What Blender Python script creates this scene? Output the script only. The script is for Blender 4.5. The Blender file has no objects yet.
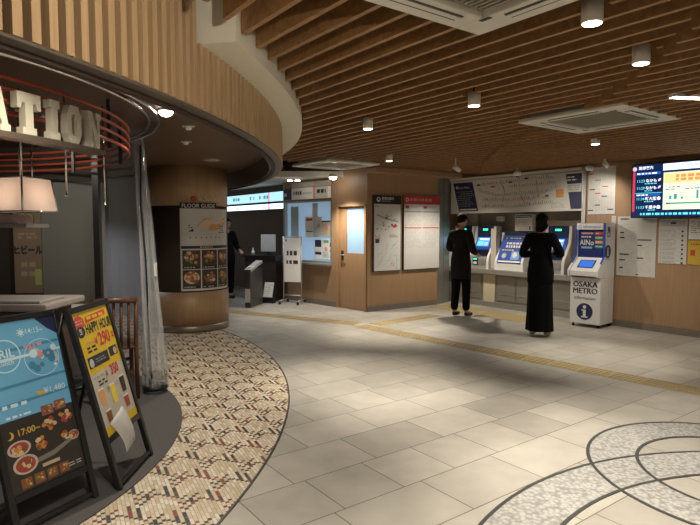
import bpy, bmesh, math, random
from mathutils import Vector, Matrix
R = math.radians
PI = math.pi
rnd = random.Random(7)
scn = bpy.context.scene
COL = scn.collection

# ------------------------------------------------------------------ materials
def nodes_of(name):
    m = bpy.data.materials.new(name); m.use_nodes = True
    nt = m.node_tree
    return m, nt, nt.nodes['Principled BSDF']
_mc = {}
def M(name, col=(.8, .8, .8), rough=.5, metal=0, emit=0, ecol=None, spec=.5, var=.05, scale=18):
    """plain material with a little procedural mottling"""
    if name in _mc: return _mc[name]
    m, nt, b = nodes_of(name)
    b.inputs['Roughness'].default_value = rough; b.inputs['Metallic'].default_value = metal
    b.inputs['Specular IOR Level'].default_value = spec
    if emit:
        b.inputs['Base Color'].default_value = (*col, 1)
        b.inputs['Emission Color'].default_value = (*(ecol or col), 1); b.inputs['Emission Strength'].default_value = emit
    else:
        tc = nt.nodes.new('ShaderNodeTexCoord'); no = nt.nodes.new('ShaderNodeTexNoise'); no.inputs['Scale'].default_value = scale
        mx = nt.nodes.new('ShaderNodeMix'); mx.data_type = 'RGBA'
        mx.inputs['A'].default_value = (*[max(0, c * (1 - var)) for c in col], 1); mx.inputs['B'].default_value = (*[min(1, c * (1 + var)) for c in col], 1)
        nt.links.new(tc.outputs['Object'], no.inputs['Vector']); nt.links.new(no.outputs['Fac'], mx.inputs['Factor'])
        nt.links.new(mx.outputs['Result'], b.inputs['Base Color'])
    _mc[name] = m; return m
def wood(name, c1, c2, stretch=(14, 14, .8), rough=.5, scale=3.0):
    if name in _mc: return _mc[name]
    m, nt, b = nodes_of(name); b.inputs['Roughness'].default_value = rough
    tc = nt.nodes.new('ShaderNodeTexCoord'); mp = nt.nodes.new('ShaderNodeMapping'); mp.inputs['Scale'].default_value = stretch
    no = nt.nodes.new('ShaderNodeTexNoise'); no.inputs['Scale'].default_value = scale; no.inputs['Detail'].default_value = 6; no.inputs['Distortion'].default_value = .6
    cr = nt.nodes.new('ShaderNodeValToRGB'); e = cr.color_ramp.elements
    e[0].position = .3; e[0].color = (*c1, 1); e[1].position = .7; e[1].color = (*c2, 1)
    L = nt.links.new
    L(tc.outputs['Object'], mp.inputs['Vector']); L(mp.outputs['Vector'], no.inputs['Vector']); L(no.outputs['Fac'], cr.inputs['Fac']); L(cr.outputs['Color'], b.inputs['Base Color'])
    _mc[name] = m; return m
def clear(name, tint=(.9, .93, .95), fac=.18, rough=.12, dif=.1):
    """thin clear sheet: mostly see-through, some gloss, a little milky"""
    if name in _mc: return _mc[name]
    m = bpy.data.materials.new(name); m.use_nodes = True; nt = m.node_tree; nt.nodes.clear(); L = nt.links.new
    o = nt.nodes.new('ShaderNodeOutputMaterial'); t = nt.nodes.new('ShaderNodeBsdfTransparent'); g = nt.nodes.new('ShaderNodeBsdfGlossy'); d = nt.nodes.new('ShaderNodeBsdfDiffuse')
    t.inputs['Color'].default_value = (*tint, 1); g.inputs['Roughness'].default_value = rough; g.inputs['Color'].default_value = (1, 1, 1, 1); d.inputs['Color'].default_value = (.8, .82, .84, 1)
    a = nt.nodes.new('ShaderNodeMixShader'); a.inputs['Fac'].default_value = dif
    c = nt.nodes.new('ShaderNodeMixShader'); c.inputs['Fac'].default_value = fac
    L(t.outputs[0], a.inputs[1]); L(d.outputs[0], a.inputs[2]); L(a.outputs[0], c.inputs[1]); L(g.outputs[0], c.inputs[2]); L(c.outputs[0], o.inputs['Surface'])
    _mc[name] = m; return m

UANG = -53.49                       # direction of the ticket wall in plan
U = Vector((.595, -.804, 0)); N = Vector((.804, .595, 0)); W0 = Vector((4.03, 8.4, 0))
def wl(a, d=0, z=0):                # a point on the ticket wall: a along it, d in front of it
    return W0 + U * a - N * d + Vector((0, 0, z))

def stone_floor():
    m, nt, b = nodes_of('stone_tiles'); L = nt.links.new
    tc = nt.nodes.new('ShaderNodeTexCoord'); mp = nt.nodes.new('ShaderNodeMapping'); mp.inputs['Rotation'].default_value = (0, 0, R(-36.5)); mp.inputs['Location'].default_value = (.23, .12, 0)
    br = nt.nodes.new('ShaderNodeTexBrick'); br.inputs['Scale'].default_value = 1; br.inputs['Brick Width'].default_value = .62; br.inputs['Row Height'].default_value = .41
    br.inputs['Mortar Size'].default_value = .0035; br.inputs['Mortar Smooth'].default_value = .1; br.offset = .42; br.squash = .68; br.squash_frequency = 3; br.inputs['Bias'].default_value = 0
    br.inputs['Color1'].default_value = (.56, .53, .475, 1); br.inputs['Color2'].default_value = (.43, .405, .36, 1); br.inputs['Mortar'].default_value = (.15, .135, .11, 1)
    no = nt.nodes.new('ShaderNodeTexNoise'); no.inputs['Scale'].default_value = 5; no.inputs['Detail'].default_value = 5
    mx = nt.nodes.new('ShaderNodeMix'); mx.data_type = 'RGBA'; mx.blend_type = 'MULTIPLY'; mx.inputs['Factor'].default_value = .35
    L(tc.outputs['Object'], mp.inputs['Vector']); L(mp.outputs['Vector'], br.inputs['Vector']); L(tc.outputs['Object'], no.inputs['Vector'])
    L(br.outputs['Color'], mx.inputs['A']); L(no.outputs['Fac'], mx.inputs['B']); L(mx.outputs['Result'], b.inputs['Base Color'])
    b.inputs['Roughness'].default_value = .42; b.inputs['Specular IOR Level'].default_value = .4
    return m
def mosaic():
    m, nt, b = nodes_of('mosaic_strips'); L = nt.links.new
    def math_(op, a, c=None):
        n = nt.nodes.new('ShaderNodeMath'); n.operation = op
        for i, v in enumerate((a, c)):
            if v is None: continue
            if isinstance(v, (int, float)): n.inputs[i].default_value = v
            else: L(v, n.inputs[i])
        return n.outputs[0]
    tc = nt.nodes.new('ShaderNodeTexCoord'); mp = nt.nodes.new('ShaderNodeMapping'); mp.inputs['Rotation'].default_value = (0, 0, R(-27))
    L(tc.outputs['Object'], mp.inputs['Vector']); sp = nt.nodes.new('ShaderNodeSeparateXYZ'); L(mp.outputs['Vector'], sp.inputs[0])
    w = .021; cell = 10
    xi = math_('DIVIDE', sp.outputs[0], w); i = math_('FLOOR', xi); fx = math_('SUBTRACT', xi, i)
    im = math_('FLOORED_MODULO', i, cell)                                   # 0..9 in a motif
    tri = math_('ABSOLUTE', math_('SUBTRACT', im, 5)); big = math_('FLOOR', math_('DIVIDE', i, cell))
    y2 = math_('SUBTRACT', math_('DIVIDE', sp.outputs[1], .062), math_('MULTIPLY', tri, .34))
    y2 = math_('ADD', y2, math_('MULTIPLY', math_('FLOORED_MODULO', big, 2), 2.5))
    j = math_('FLOOR', y2); fy = math_('SUBTRACT', y2, j); jm = math_('FLOORED_MODULO', j, 5)
    wn = nt.nodes.new('ShaderNodeTexWhiteNoise'); wn.noise_dimensions = '2D'; cb = nt.nodes.new('ShaderNodeCombineXYZ'); L(i, cb.inputs[0]); L(j, cb.inputs[1]); L(cb.outputs[0], wn.inputs['Vector'])
    base = nt.nodes.new('ShaderNodeValToRGB'); base.color_ramp.interpolation = 'CONSTANT'
    for k, (p, c) in enumerate([(0, (.60, .51, .38)), (.35, (.68, .60, .47)), (.65, (.54, .44, .30)), (.86, (.72, .66, .55))]):
        e = base.color_ramp.elements[k] if k < 2 else base.color_ramp.elements.new(p); e.position = p; e.color = (*c, 1)
    L(wn.outputs['Value'], base.inputs['Fac'])
    dk = nt.nodes.new('ShaderNodeValToRGB'); dk.color_ramp.interpolation = 'CONSTANT'
    for k, (p, c) in enumerate([(0, (.035, .03, .035)), (.45, (.24, .05, .03)), (.68, (.10, .05, .035)), (.85, (.04, .04, .06))]):
        e = dk.color_ramp.elements[k] if k < 2 else dk.color_ramp.elements.new(p); e.position = p; e.color = (*c, 1)
    L(wn.outputs['Value'], dk.inputs['Fac'])
    def near(v, t, tol=.5): return math_('LESS_THAN', math_('ABSOLUTE', math_('SUBTRACT', v, t)), tol)
    pair = math_('MULTIPLY', math_('MAXIMUM', near(im, 2), near(im, 4)), math_('LESS_THAN', jm, 1.5))
    dot = math_('MULTIPLY', near(im, 7), near(jm, 3))
    chev = math_('MULTIPLY', math_('MULTIPLY', near(jm, 2.5, .6), math_('GREATER_THAN', im, 3.5)), math_('GREATER_THAN', fy, .64))
    chev2 = math_('MULTIPLY', near(jm, 4), math_('MULTIPLY', math_('GREATER_THAN', fy, .7), math_('LESS_THAN', im, 6.5)))
    acc = math_('MAXIMUM', math_('MAXIMUM', pair, dot), math_('MAXIMUM', chev, chev2))
    mx = nt.nodes.new('ShaderNodeMix'); mx.data_type = 'RGBA'; L(acc, mx.inputs['Factor']); L(base.outputs['Color'], mx.inputs['A']); L(dk.outputs['Color'], mx.inputs['B'])
    g = math_('MAXIMUM', math_('LESS_THAN', fx, .13), math_('LESS_THAN', fy, .045))
    m2 = nt.nodes.new('ShaderNodeMix'); m2.data_type = 'RGBA'; L(g, m2.inputs['Factor']); L(mx.outputs['Result'], m2.inputs['A']); m2.inputs['B'].default_value = (.30, .24, .16, 1)
    L(m2.outputs['Result'], b.inputs['Base Color']); b.inputs['Roughness'].default_value = .5
    return m
def pebble():
    m, nt, b = nodes_of('pebble_band'); L = nt.links.new
    tc = nt.nodes.new('ShaderNodeTexCoord'); v = nt.nodes.new('ShaderNodeTexVoronoi'); v.inputs['Scale'].default_value = 42
    cr = nt.nodes.new('ShaderNodeValToRGB'); e = cr.color_ramp.elements
    e[0].position = .2; e[0].color = (.47, .46, .44, 1); e[1].position = .8; e[1].color = (.24, .24, .235, 1)
    L(tc.outputs['Object'], v.inputs['Vector']); L(v.outputs['Distance'], cr.inputs['Fac']); L(cr.outputs['Color'], b.inputs['Base Color']); b.inputs['Roughness'].default_value = .5
    bu = nt.nodes.new('ShaderNodeBump'); bu.inputs['Strength'].default_value = .4; bu.inputs['Distance'].default_value = .004; bu.invert = True; L(v.outputs['Distance'], bu.inputs['Height']); L(bu.outputs['Normal'], b.inputs['Normal'])
    return m

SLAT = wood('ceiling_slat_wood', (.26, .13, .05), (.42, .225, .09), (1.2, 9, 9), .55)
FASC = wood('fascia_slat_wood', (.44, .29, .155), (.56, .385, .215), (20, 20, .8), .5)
VEN = wood('wall_veneer', (.33, .205, .115), (.41, .262, .15), (26, 26, .7), .45)
VEN2 = wood('door_veneer', (.35, .21, .115), (.43, .27, .15), (30, 30, .6), .42)
COLW = wood('pillar_wood', (.37, .235, .125), (.46, .30, .165), (24, 24, .7), .42)
CHW = wood('chair_wood', (.07, .03, .018), (.13, .06, .035), (10, 10, 1.2), .4)
STEEL = M('brushed_steel', (.45, .44, .42), .5, .85)
CHROME = M('chrome', (.7, .68, .66), .15, 1)
BLACK = M('black_paint', (.012, .012, .014), .4)
DARK = M('dark_brown_panel', (.055, .038, .03), .75)
CREAM = M('cream_plaster', (.72, .68, .56), .8)
WHITE = M('white_paint', (.80, .79, .76), .4)
PAPER = M('white_paper', (.74, .73, .70), .7)
PAPER2 = M('grey_white_print', (.62, .61, .59), .6)
INK = M('black_ink', (.03, .03, .035), .6)
GREY = M('grey_ink', (.30, .30, .30), .6)
LGREY = M('light_grey_ink', (.47, .47, .46), .6)
RED = M('red_ink', (.55, .06, .05), .6)
PINK = M('pink_ink', (.70, .30, .28), .6)
NAVY = M('navy_print', (.02, .025, .09), .5)
BLUE = M('blue_print', (.03, .08, .42), .4)
LBLUE = M('light_blue_print', (.25, .48, .72), .5)
YEL = M('yellow_print', (.80, .62, .06), .5)
ORA = M('orange_print', (.72, .36, .14), .6)
GREEN = M('green_print', (.15, .35, .18), .6)
TAN = M('tan_print', (.55, .42, .27), .6)
BASEM = M('stone_baseboard', (.20, .17, .14), .4, var=.25, scale=30)
CLOTHB = M('black_cloth', (.007, .0065, .007), .9, spec=.12)
CLOTHG = M('charcoal_cloth', (.016, .015, .016), .9, spec=.15)
SKIN = M('skin', (.55, .34, .25), .5)
HAIR = M('black_hair', (.010, .008, .008), .75, spec=.15)
MOSAIC = mosaic(); STONE = stone_floor(); PEB = pebble()
TACT = M('yellow_tactile', (.42, .33, .17), .55)
LENS = M('lamp_lens', (1, .93, .8), .5, emit=14, ecol=(1, .90, .74))
BOOTHF = M('booth_grey_carpet', (.085, .08, .08), .8, var=.15, scale=60)

# ------------------------------------------------------------------ mesh builder
_font = {}
class MB:
    def __init__(s): s.v = []; s.f = []; s.m = []; s.sm = []; s.mats = []; s.X = Matrix.Identity(4)
    def mi(s, m):
        if m not in s.mats: s.mats.append(m)
        return s.mats.index(m)
    def add(s, vs, fs, m, smooth=False):
        o = len(s.v); s.v += [s.X @ Vector(p) for p in vs]; k = s.mi(m)
        for f in fs: s.f.append([i + o for i in f]); s.m.append(k); s.sm.append(smooth)
        return s
    def box(s, c, d, m, rot=None):
        x, y, z = [q / 2 for q in d]
        vs = [Vector((a * x, b * y, e * z)) for e in (-1, 1) for b in (-1, 1) for a in (-1, 1)]
        if rot is not None: vs = [rot @ p for p in vs]
        vs = [p + Vector(c) for p in vs]
        return s.add(vs, [(0, 2, 3, 1), (4, 5, 7, 6), (0, 1, 5, 4), (2, 6, 7, 3), (0, 4, 6, 2), (1, 3, 7, 5)], m)
    def bb(s, x0, x1, y0, y1, z0, z1, m): return s.box(((x0 + x1) / 2, (y0 + y1) / 2, (z0 + z1) / 2), (x1 - x0, y1 - y0, z1 - z0), m)
    def rect(s, x0, z0, x1, z1, m, y=-.0015): return s.add([(x0, y, z0), (x1, y, z0), (x1, y, z1), (x0, y, z1)], [(0, 1, 2, 3)], m)
    def poly(s, pts, m, y=-.0015): return s.add([(p[0], y, p[1]) for p in pts], [list(range(len(pts)))], m)
    def disc(s, cx, cz, r, m, y=-.0018, rz=None, n=20): return s.poly([(cx + r * math.cos(2 * PI * k / n), cz + (rz or r) * math.sin(2 * PI * k / n)) for k in range(n)], m, y)
    def prism(s, pts, y0, y1, m):           # outline in x,z pushed from y0 to y1
        n = len(pts); vs = [(p[0], y0, p[1]) for p in pts] + [(p[0], y1, p[1]) for p in pts]
        return s.add(vs, [list(range(n)), list(range(2 * n - 1, n - 1, -1))] + [(i, i + n, (i + 1) % n + n, (i + 1) % n) for i in range(n)], m)
    def slab(s, pts, z0, z1, m):            # outline in x,y pushed from z0 to z1
        n = len(pts); vs = [(p[0], p[1], z0) for p in pts] + [(p[0], p[1], z1) for p in pts]
        return s.add(vs, [list(range(n - 1, -1, -1)), list(range(n, 2 * n))] + [(i, (i + 1) % n, (i + 1) % n + n, i + n) for i in range(n)], m)
    def tube(s, pts, r, m, seg=10, cap=True, closed=False):
        pts = [Vector(p) for p in pts]; n = len(pts); rs = r if isinstance(r, (list, tuple)) else [r] * n; vs = []
        for i, p in enumerate(pts):
            a = pts[(i - 1) % n if closed else max(i - 1, 0)]; b = pts[(i + 1) % n if closed else min(i + 1, n - 1)]
            t = (b - a).normalized(); h = Vector((0, 0, 1)) if abs(t.z) < .9 else Vector((1, 0, 0)); e = t.cross(h).normalized(); g = t.cross(e)
            vs += [p + (e * math.cos(2 * PI * k / seg) + g * math.sin(2 * PI * k / seg)) * rs[i] for k in range(seg)]
        fs = []
        for i in range(n if closed else n - 1):
            q = (i + 1) % n
            fs += [(i * seg + k, i * seg + (k + 1) % seg, q * seg + (k + 1) % seg, q * seg + k) for k in range(seg)]
        s.add(vs, fs, m, True)
        if cap and not closed:
            o = len(s.v) - n * seg; k = s.mi(m)
            s.f += [[o + i for i in range(seg)], [o + (n - 1) * seg + i for i in range(seg)]]; s.m += [k, k]; s.sm += [False, False]
        return s
    def cyl(s, a, b, r, m, seg=20, r2=None): return s.tube([a, b], [r, r if r2 is None else r2], m, seg)
    def lathe(s, prof, m, c=(0, 0), seg=24, ex=1, ey=1, smooth=True, caps=True):
        vs = [(c[0] + r * ex * math.cos(2 * PI * k / seg), c[1] + r * ey * math.sin(2 * PI * k / seg), z) for r, z in prof for k in range(seg)]
        fs = [(i * seg + k, i * seg + (k + 1) % seg, (i + 1) * seg + (k + 1) % seg, (i + 1) * seg + k) for i in range(len(prof) - 1) for k in range(seg)]
        s.add(vs, fs, m, smooth); o = len(s.v) - len(vs); k = s.mi(m)
        if caps: s.f += [[o + i for i in range(seg)][::-1], [o + (len(prof) - 1) * seg + i for i in range(seg)]]; s.m += [k, k]; s.sm += [False, False]
        return s
    def arc(s, c, r0, r1, a0, a1, z0, z1, m, n=48):     # solid piece of a ring
        vs = []
        for i in range(n + 1):
            a = R(a0 + (a1 - a0) * i / n); ca, sa = math.cos(a), math.sin(a)
            vs += [(c[0] + r0 * ca, c[1] + r0 * sa, z0), (c[0] + r1 * ca, c[1] + r1 * sa, z0), (c[0] + r1 * ca, c[1] + r1 * sa, z1), (c[0] + r0 * ca, c[1] + r0 * sa, z1)]
        fs = [(4 * i + k, 4 * i + (k + 1) % 4, 4 * i + 4 + (k + 1) % 4, 4 * i + 4 + k) for i in range(n) for k in range(4)]
        return s.add(vs, fs + [(0, 3, 2, 1), (4 * n, 4 * n + 1, 4 * n + 2, 4 * n + 3)], m)
    def text(s, txt, size, x, z, m, y=-.002, bold=.0, align='CENTER', sx=1, depth=0):
        key = (txt, bold, align)
        if key not in _font:
            c = bpy.data.curves.new('t', 'FONT'); c.body = txt; c.size = 1; c.align_x = align; c.offset = bold; c.resolution_u = 2
            o = bpy.data.objects.new('t', c); COL.objects.link(o); bpy.context.view_layer.update()
            me = o.evaluated_get(bpy.context.evaluated_depsgraph_get()).to_mesh()
            _font[key] = ([tuple(q.co) for q in me.vertices], [list(p.vertices) for p in me.polygons])
            o.to_mesh_clear(); bpy.data.objects.remove(o); bpy.data.curves.remove(c)
        vs, fs = _font[key]
        return s.add([(x + p[0] * size * sx, y, z + p[1] * size) for p in vs], fs, m)
    def lines(s, x0, z1, x1, z0, n, m, y=-.0016, fill=.45, word=.03, keep=.9):   # rows of small printed strokes
        dz = (z1 - z0) / n
        for k in range(n):
            z = z1 - (k + .5) * dz; x = x0
            end = x1 - rnd.random() * (x1 - x0) * .3
            while x < end:
                w = word * (.4 + rnd.random()); e = min(x + w, x1)
                if rnd.random() < keep: s.rect(x, z - dz * fill / 2, e, z + dz * fill / 2, m, y)
                x = e + word * .35
        return s
    def build(s, name, parent=None, bevel=0, bend=None):
        me = bpy.data.meshes.new(name)
        me.from_pydata([tuple(p) for p in s.v], [], s.f)
        for m in s.mats: me.materials.append(m)
        me.polygons.foreach_set('material_index', s.m); me.polygons.foreach_set('use_smooth', s.sm); me.update()
        if bend is not None:
            bm = bmesh.new(); bm.from_mesh(me); bmesh.ops.triangulate(bm, faces=[f for f in bm.faces if len(f.verts) > 3 and f.calc_area() > .0004])
            for _ in range(4):
                lg = [e for e in bm.edges if abs(e.verts[0].co.x - e.verts[1].co.x) > .035]
                if not lg: break
                bmesh.ops.subdivide_edges(bm, edges=lg, cuts=1)
            for v in bm.verts: v.co = bend(v.co.copy())
            bm.to_mesh(me); bm.free()
        if bevel or bend is None:
            bm = bmesh.new(); bm.from_mesh(me)
            solid = [f for f in bm.faces if all(len(e.link_faces) == 2 for e in f.edges)]
            if solid: bmesh.ops.recalc_face_normals(bm, faces=solid)
            bm.to_mesh(me); bm.free()
        o = bpy.data.objects.new(name, me); COL.objects.link(o)
        if parent is not None: o.parent = parent
        if bevel:
            b = o.modifiers.new('bevel', 'BEVEL'); b.width = bevel; b.segments = 2; b.limit_method = 'ANGLE'; b.angle_limit = R(50)
        return o
def tag(o, label, cat, group=None, kind=None):
    o['label'] = label; o['category'] = cat
    if group: o['group'] = group
    if kind: o['kind'] = kind
    return o
def struct(mb, name, parent=None, bevel=0, loc=None, rz=0):
    o = mb.build(name, parent, bevel); o['kind'] = 'structure'
    if loc is not None: o.location = loc; o.rotation_euler.z = rz
    return o
def thing(name, label, cat, loc=(0, 0, 0), rz=0, group=None):
    o = bpy.data.objects.new(name, None); o.empty_display_size = .1; COL.objects.link(o); o.location = loc; o.rotation_euler.z = rz
    return tag(o, label, cat, group)
def solo(mb, name, label, cat, loc=(0, 0, 0), rz=0, group=None, bevel=0):
    o = mb.build(name, None, bevel); o.location = loc; o.rotation_euler.z = rz
    return tag(o, label, cat, group)
def copy_tree(o, parent=None):
    kids = [c for c in bpy.data.objects if c.parent == o]
    c = o.copy(); COL.objects.link(c)
    if parent is not None: c.parent = parent
    for k in kids: copy_tree(k, c)
    return c
WR = R(UANG)

# ------------------------------------------------------------------ floor
b = MB(); b.bb(-12, 9, -5, 17, -.1, 0, STONE); struct(b, 'floor')
MC = (-6.65, 4.156); MR = 6.145
b = MB(); b.arc(MC, 0.02, MR, -75, 75, .0005, .004, MOSAIC, 96); struct(b, 'trim_1')
b = MB(); b.arc(MC, MR, MR + .013, -75, 75, .0005, .007, M('edge_strip', (.12, .11, .10), .35, .5), 96); struct(b, 'trim_2')
BC = (-3.76, 3.58); BR = 2.55
b = MB(); b.lathe([(BR, .0045), (BR, .012)], BOOTHF, BC, 96, smooth=False); struct(b, 'floor.001')
LINE = M('dark_setts', (.05, .05, .05), .5, var=.3, scale=40)
def ring(c, r0, r1, z, name):
    b = MB(); b.arc(c, r0, r1, 0, 360, .0004, z, PEB, 96)
    for r in (r0, r1): b.arc(c, r - .011, r + .011, 0, 360, .0004, z + .0012, LINE, 96)
    struct(b, name)
ring((2.42, 1.50), 1.825, 2.15, .0025, 'trim_3'); ring((2.415, 3.31), .60, .895, .0032, 'trim_4')
def tactile(p, q, name, w=.28, z=.004):
    p, q = Vector((*p, 0)), Vector((*q, 0)); d = (q - p); Ln = d.length; n = max(1, int(Ln / .3)); b = MB()
    b.X = Matrix.Translation(p) @ Matrix.Rotation(math.atan2(d.y, d.x), 4, 'Z')
    for k in range(n):
        b.bb(k * Ln / n + .003, (k + 1) * Ln / n - .003, -w / 2, w / 2, .0005, z, TACT)
        for g in range(4): b.bb(k * Ln / n + .02, (k + 1) * Ln / n - .02, -w / 2 + .035 + g * .065, -w / 2 + .06 + g * .065, z, z + .005, TACT)
    struct(b, name)
tactile((.15, 8.41), (3.9, 4.2), 'trim_5'); tactile((-3.2, 10.43), (.12, 8.55), 'trim_6', w=.26); tactile((.38, 8.50), (1.45, 9.42), 'trim_7', w=.26)
b = MB()
p0 = wl(-3.15, .62); b.X = Matrix.Translation(p0) @ Matrix.Rotation(WR, 4, 'Z')
for k in range(7):
    for g in range(2): b.bb(k * .3 + .003, k * .3 + .297, -.3 + g * .3, -.003 + g * .3, .0005, .004, TACT); [b.lathe([(.012, .004), (.008, .009)], TACT, (k * .3 + .05 + i * .066, -.25 + g * .3 + j * .066), 6) for i in range(4) for j in range(4)]
struct(b, 'trim_8')

# ------------------------------------------------------------------ walls: ticket wall, boards wall, office
b = MB(); b.bb(-.5, 3.6, 0, .12, 0, 2.75, VEN); struct(b, 'wall_right', loc=wl(0), rz=WR)
b = MB(); b.bb(-.5, 3.6, -.012, 0, 0, .10, BASEM); struct(b, 'baseboard_right', loc=wl(0), rz=WR)
b = MB(); b.bb(-3.7, -.5, .50, .6, 0, 2.75, M('recess_laminate', (.34, .28, .22), .45)); b.bb(-.56, -.5, 0, .5, 0, 2.75, VEN); b.bb(-3.7, -.5, .04, .5, 2.38, 2.75, VEN)
struct(b, 'wall_back', loc=wl(0), rz=WR)
b = MB(); b.bb(-.60, -.535, -.03, .03, 0, 2.44, STEEL); struct(b, 'trim_9', loc=wl(0), rz=WR)
b = MB(); b.bb(-3.70, -.60, -.05, .04, 2.385, 2.43, CREAM); struct(b, 'trim_10', loc=wl(0), rz=WR)
b = MB(); b.bb(-.535, 3.6, -.02, .0, 2.41, 2.45, VEN2); struct(b, 'trim_11', loc=wl(0), rz=WR)
C = Vector((.299, 9.769, 0)); AB = math.atan2(.563, .826); AL = math.atan2(-.731, .682)
b = MB(); b.bb(0, 1.66, 0, .1, .0, 2.75, VEN); struct(b, 'wall_front', loc=C, rz=AB)
b = MB(); b.bb(0, 1.66, -.012, 0, 0, .10, BASEM); struct(b, 'baseboard_front', loc=C, rz=AB)
b = MB(); b.bb(-.02, 2.0, -.30, 0, 2.42, 2.5, VEN2); struct(b, 'trim_16', loc=C, rz=AB)
# steel pilaster between boards wall and ticket recess
pa = C + Vector((math.cos(AB), math.sin(AB), 0)) * 1.66; pb = wl(-3.42, .02)
b = MB(); d = pb - pa; b.X = Matrix.Translation(pa) @ Matrix.Rotation(math.atan2(d.y, d.x), 4, 'Z'); b.bb(0, d.length, 0, .08, 0, 2.5, STEEL); b.bb(d.length * .5 - .004, d.length * .5 + .004, -.004, 0, 0, 2.5, M('seam', (.1, .1, .1), .5)); struct(b, 'trim_12')
b = MB(); b.bb(-3.75, -3.70, -.02, .55, 0, 2.75, VEN); struct(b, 'wall_left.001', loc=wl(0), rz=WR)
# office wall with door opening and window opening (local x runs to the corner at 0)
b = MB()
b.bb(-.05, 0, 0, .1, 0, 2.75, VEN); b.bb(-.93, -.79, 0, .1, 0, 2.75, VEN); b.bb(-.79, -.05, 0, .1, 1.90, 2.75, VEN)
b.bb(-2.42, -.93, 0, .1, 0, .80, VEN); b.bb(-2.42, -.93, 0, .1, 2.0, 2.75, VEN); b.bb(-2.45, -2.40, 0, .1, 0, 2.75, STEEL)
struct(b, 'wall_left', loc=C, rz=AL)
b = MB(); b.bb(-2.45, -.79, -.012, 0, 0, .10, BASEM); struct(b, 'baseboard_left', loc=C, rz=AL)
b = MB(); b.bb(-2.45, -2.35, .1, 2.2, 0, 2.4, M('office_side_panel', (.25, .25, .26), .5)); struct(b, 'wall_left.002', loc=C, rz=AL)
b = MB(); b.bb(-2.35, .0, 1.1, 1.15, 0, 2.4, M('office_inner_wall', (.60, .66, .72), .7)); struct(b, 'wall_back.001', loc=C, rz=AL)
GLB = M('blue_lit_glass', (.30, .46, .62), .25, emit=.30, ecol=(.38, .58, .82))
dr = MB(); dr.bb(-.79, -.74, -.02, .1, 0, 1.90, VEN2); dr.bb(-.74, -.05, -.02, .1, 1.86, 1.90, VEN2); dr.bb(-.05, -.015, -.02, .1, 0, 1.90, VEN2)
dr.bb(-.735, -.55, .03, .07, .01, 1.855, VEN2); dr.bb(-.55, -.09, .03, .07, .01, 1.02, VEN2); dr.bb(-.09, -.055, .03, .07, .01, 1.855, VEN2); dr.bb(-.55, -.09, .03, .07, 1.82, 1.855, VEN2)
door = struct(dr, 'door_1', loc=C, rz=AL)
b = MB(); b.bb(-.55, -.09, .04, .06, 1.02, 1.82, GLB); b.build('pane', door)
b = MB(); b.bb(-.70, -.64, .022, .03, .88, 1.06, BLACK); b.cyl((-.67, .03, .98), (-.67, -.03, .98), .011, STEEL); b.cyl((-.67, -.03, .98), (-.57, -.03, .98), .010, STEEL); b.build('door_handle', door)
wn = MB()
for x0, x1, z0, z1 in ((-2.40, -.93, .80, .84), (-2.40, -.93, 1.97, 2.0), (-2.40, -2.37, .84, 1.97), (-.96, -.93, .84, 1.97)): wn.bb(x0, x1, -.01, .09, z0, z1, STEEL)
win = struct(wn, 'window_1', loc=C, rz=AL)
b = MB(); b.bb(-2.37, -.96, .05, .06, .84, 1.97, GLB); b.build('pane', win)
b = MB(); b.bb(-2.42, -.93, -.12, .0, .765, .80, STEEL); b.build('window_sill', win)
b = MB(); b.bb(-2.25, -2.0, .044, .05, .90, 1.90, M('frosted_film', (.42, .50, .55), .5)); b.bb(-1.56, -1.40, .044, .05, 1.3, 1.95, M('frosted_film')); b.build('frosted_film', win)
# dark wall at the very back
B0 = Vector((-1.44, 12.2, 0))
b = MB(); b.bb(-9, .4, 0, .1, 0, 2.75, M('dark_back_wall', (.10, .075, .06), .6)); struct(b, 'wall_back.002', loc=B0, rz=WR)

# ------------------------------------------------------------------ ceiling
ZS = 2.50; FC = (-9.22, 4.60); FR = 8.61; FO = 8.80
ACS = [(.5425, 2.1785), (2.26, 5.17), (-.23, 8.93)]
LAMPS = [(1.10, 2.61), (1.65, 3.24), (.95, 4.355), (.17, 5.37), (.55, 7.96)]
EXTRA = [(-.32, 1.15), (.75, .35), (2.52, 4.2), (2.9, 1.4), (2.75, 6.35)]
SEAM = [(-6, 1.35), (2.06, 1.55), (2.58, 1.61), (3.8, 1.86), (4.33, 1.91), (6.9, 1.82), (8.45, 1.98), (10.2, 2.34), (13, 2.8)]
def seam(y):
    for (a, x), (c, w) in zip(SEAM, SEAM[1:]):
        if a <= y <= c: return x + (w - x) * (y - a) / (c - a)
    return 1.4
def P(s, t): return N * s + U * t
def cut(iv, lo, hi):
    out = []
    for a, c in iv:
        if hi <= a or lo >= c: out.append((a, c)); continue
        if lo - a > .03: out.append((a, lo))
        if c - hi > .03: out.append((hi, c))
    return out
sl = MB(); s = 1.333 - .164 * 16
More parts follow.
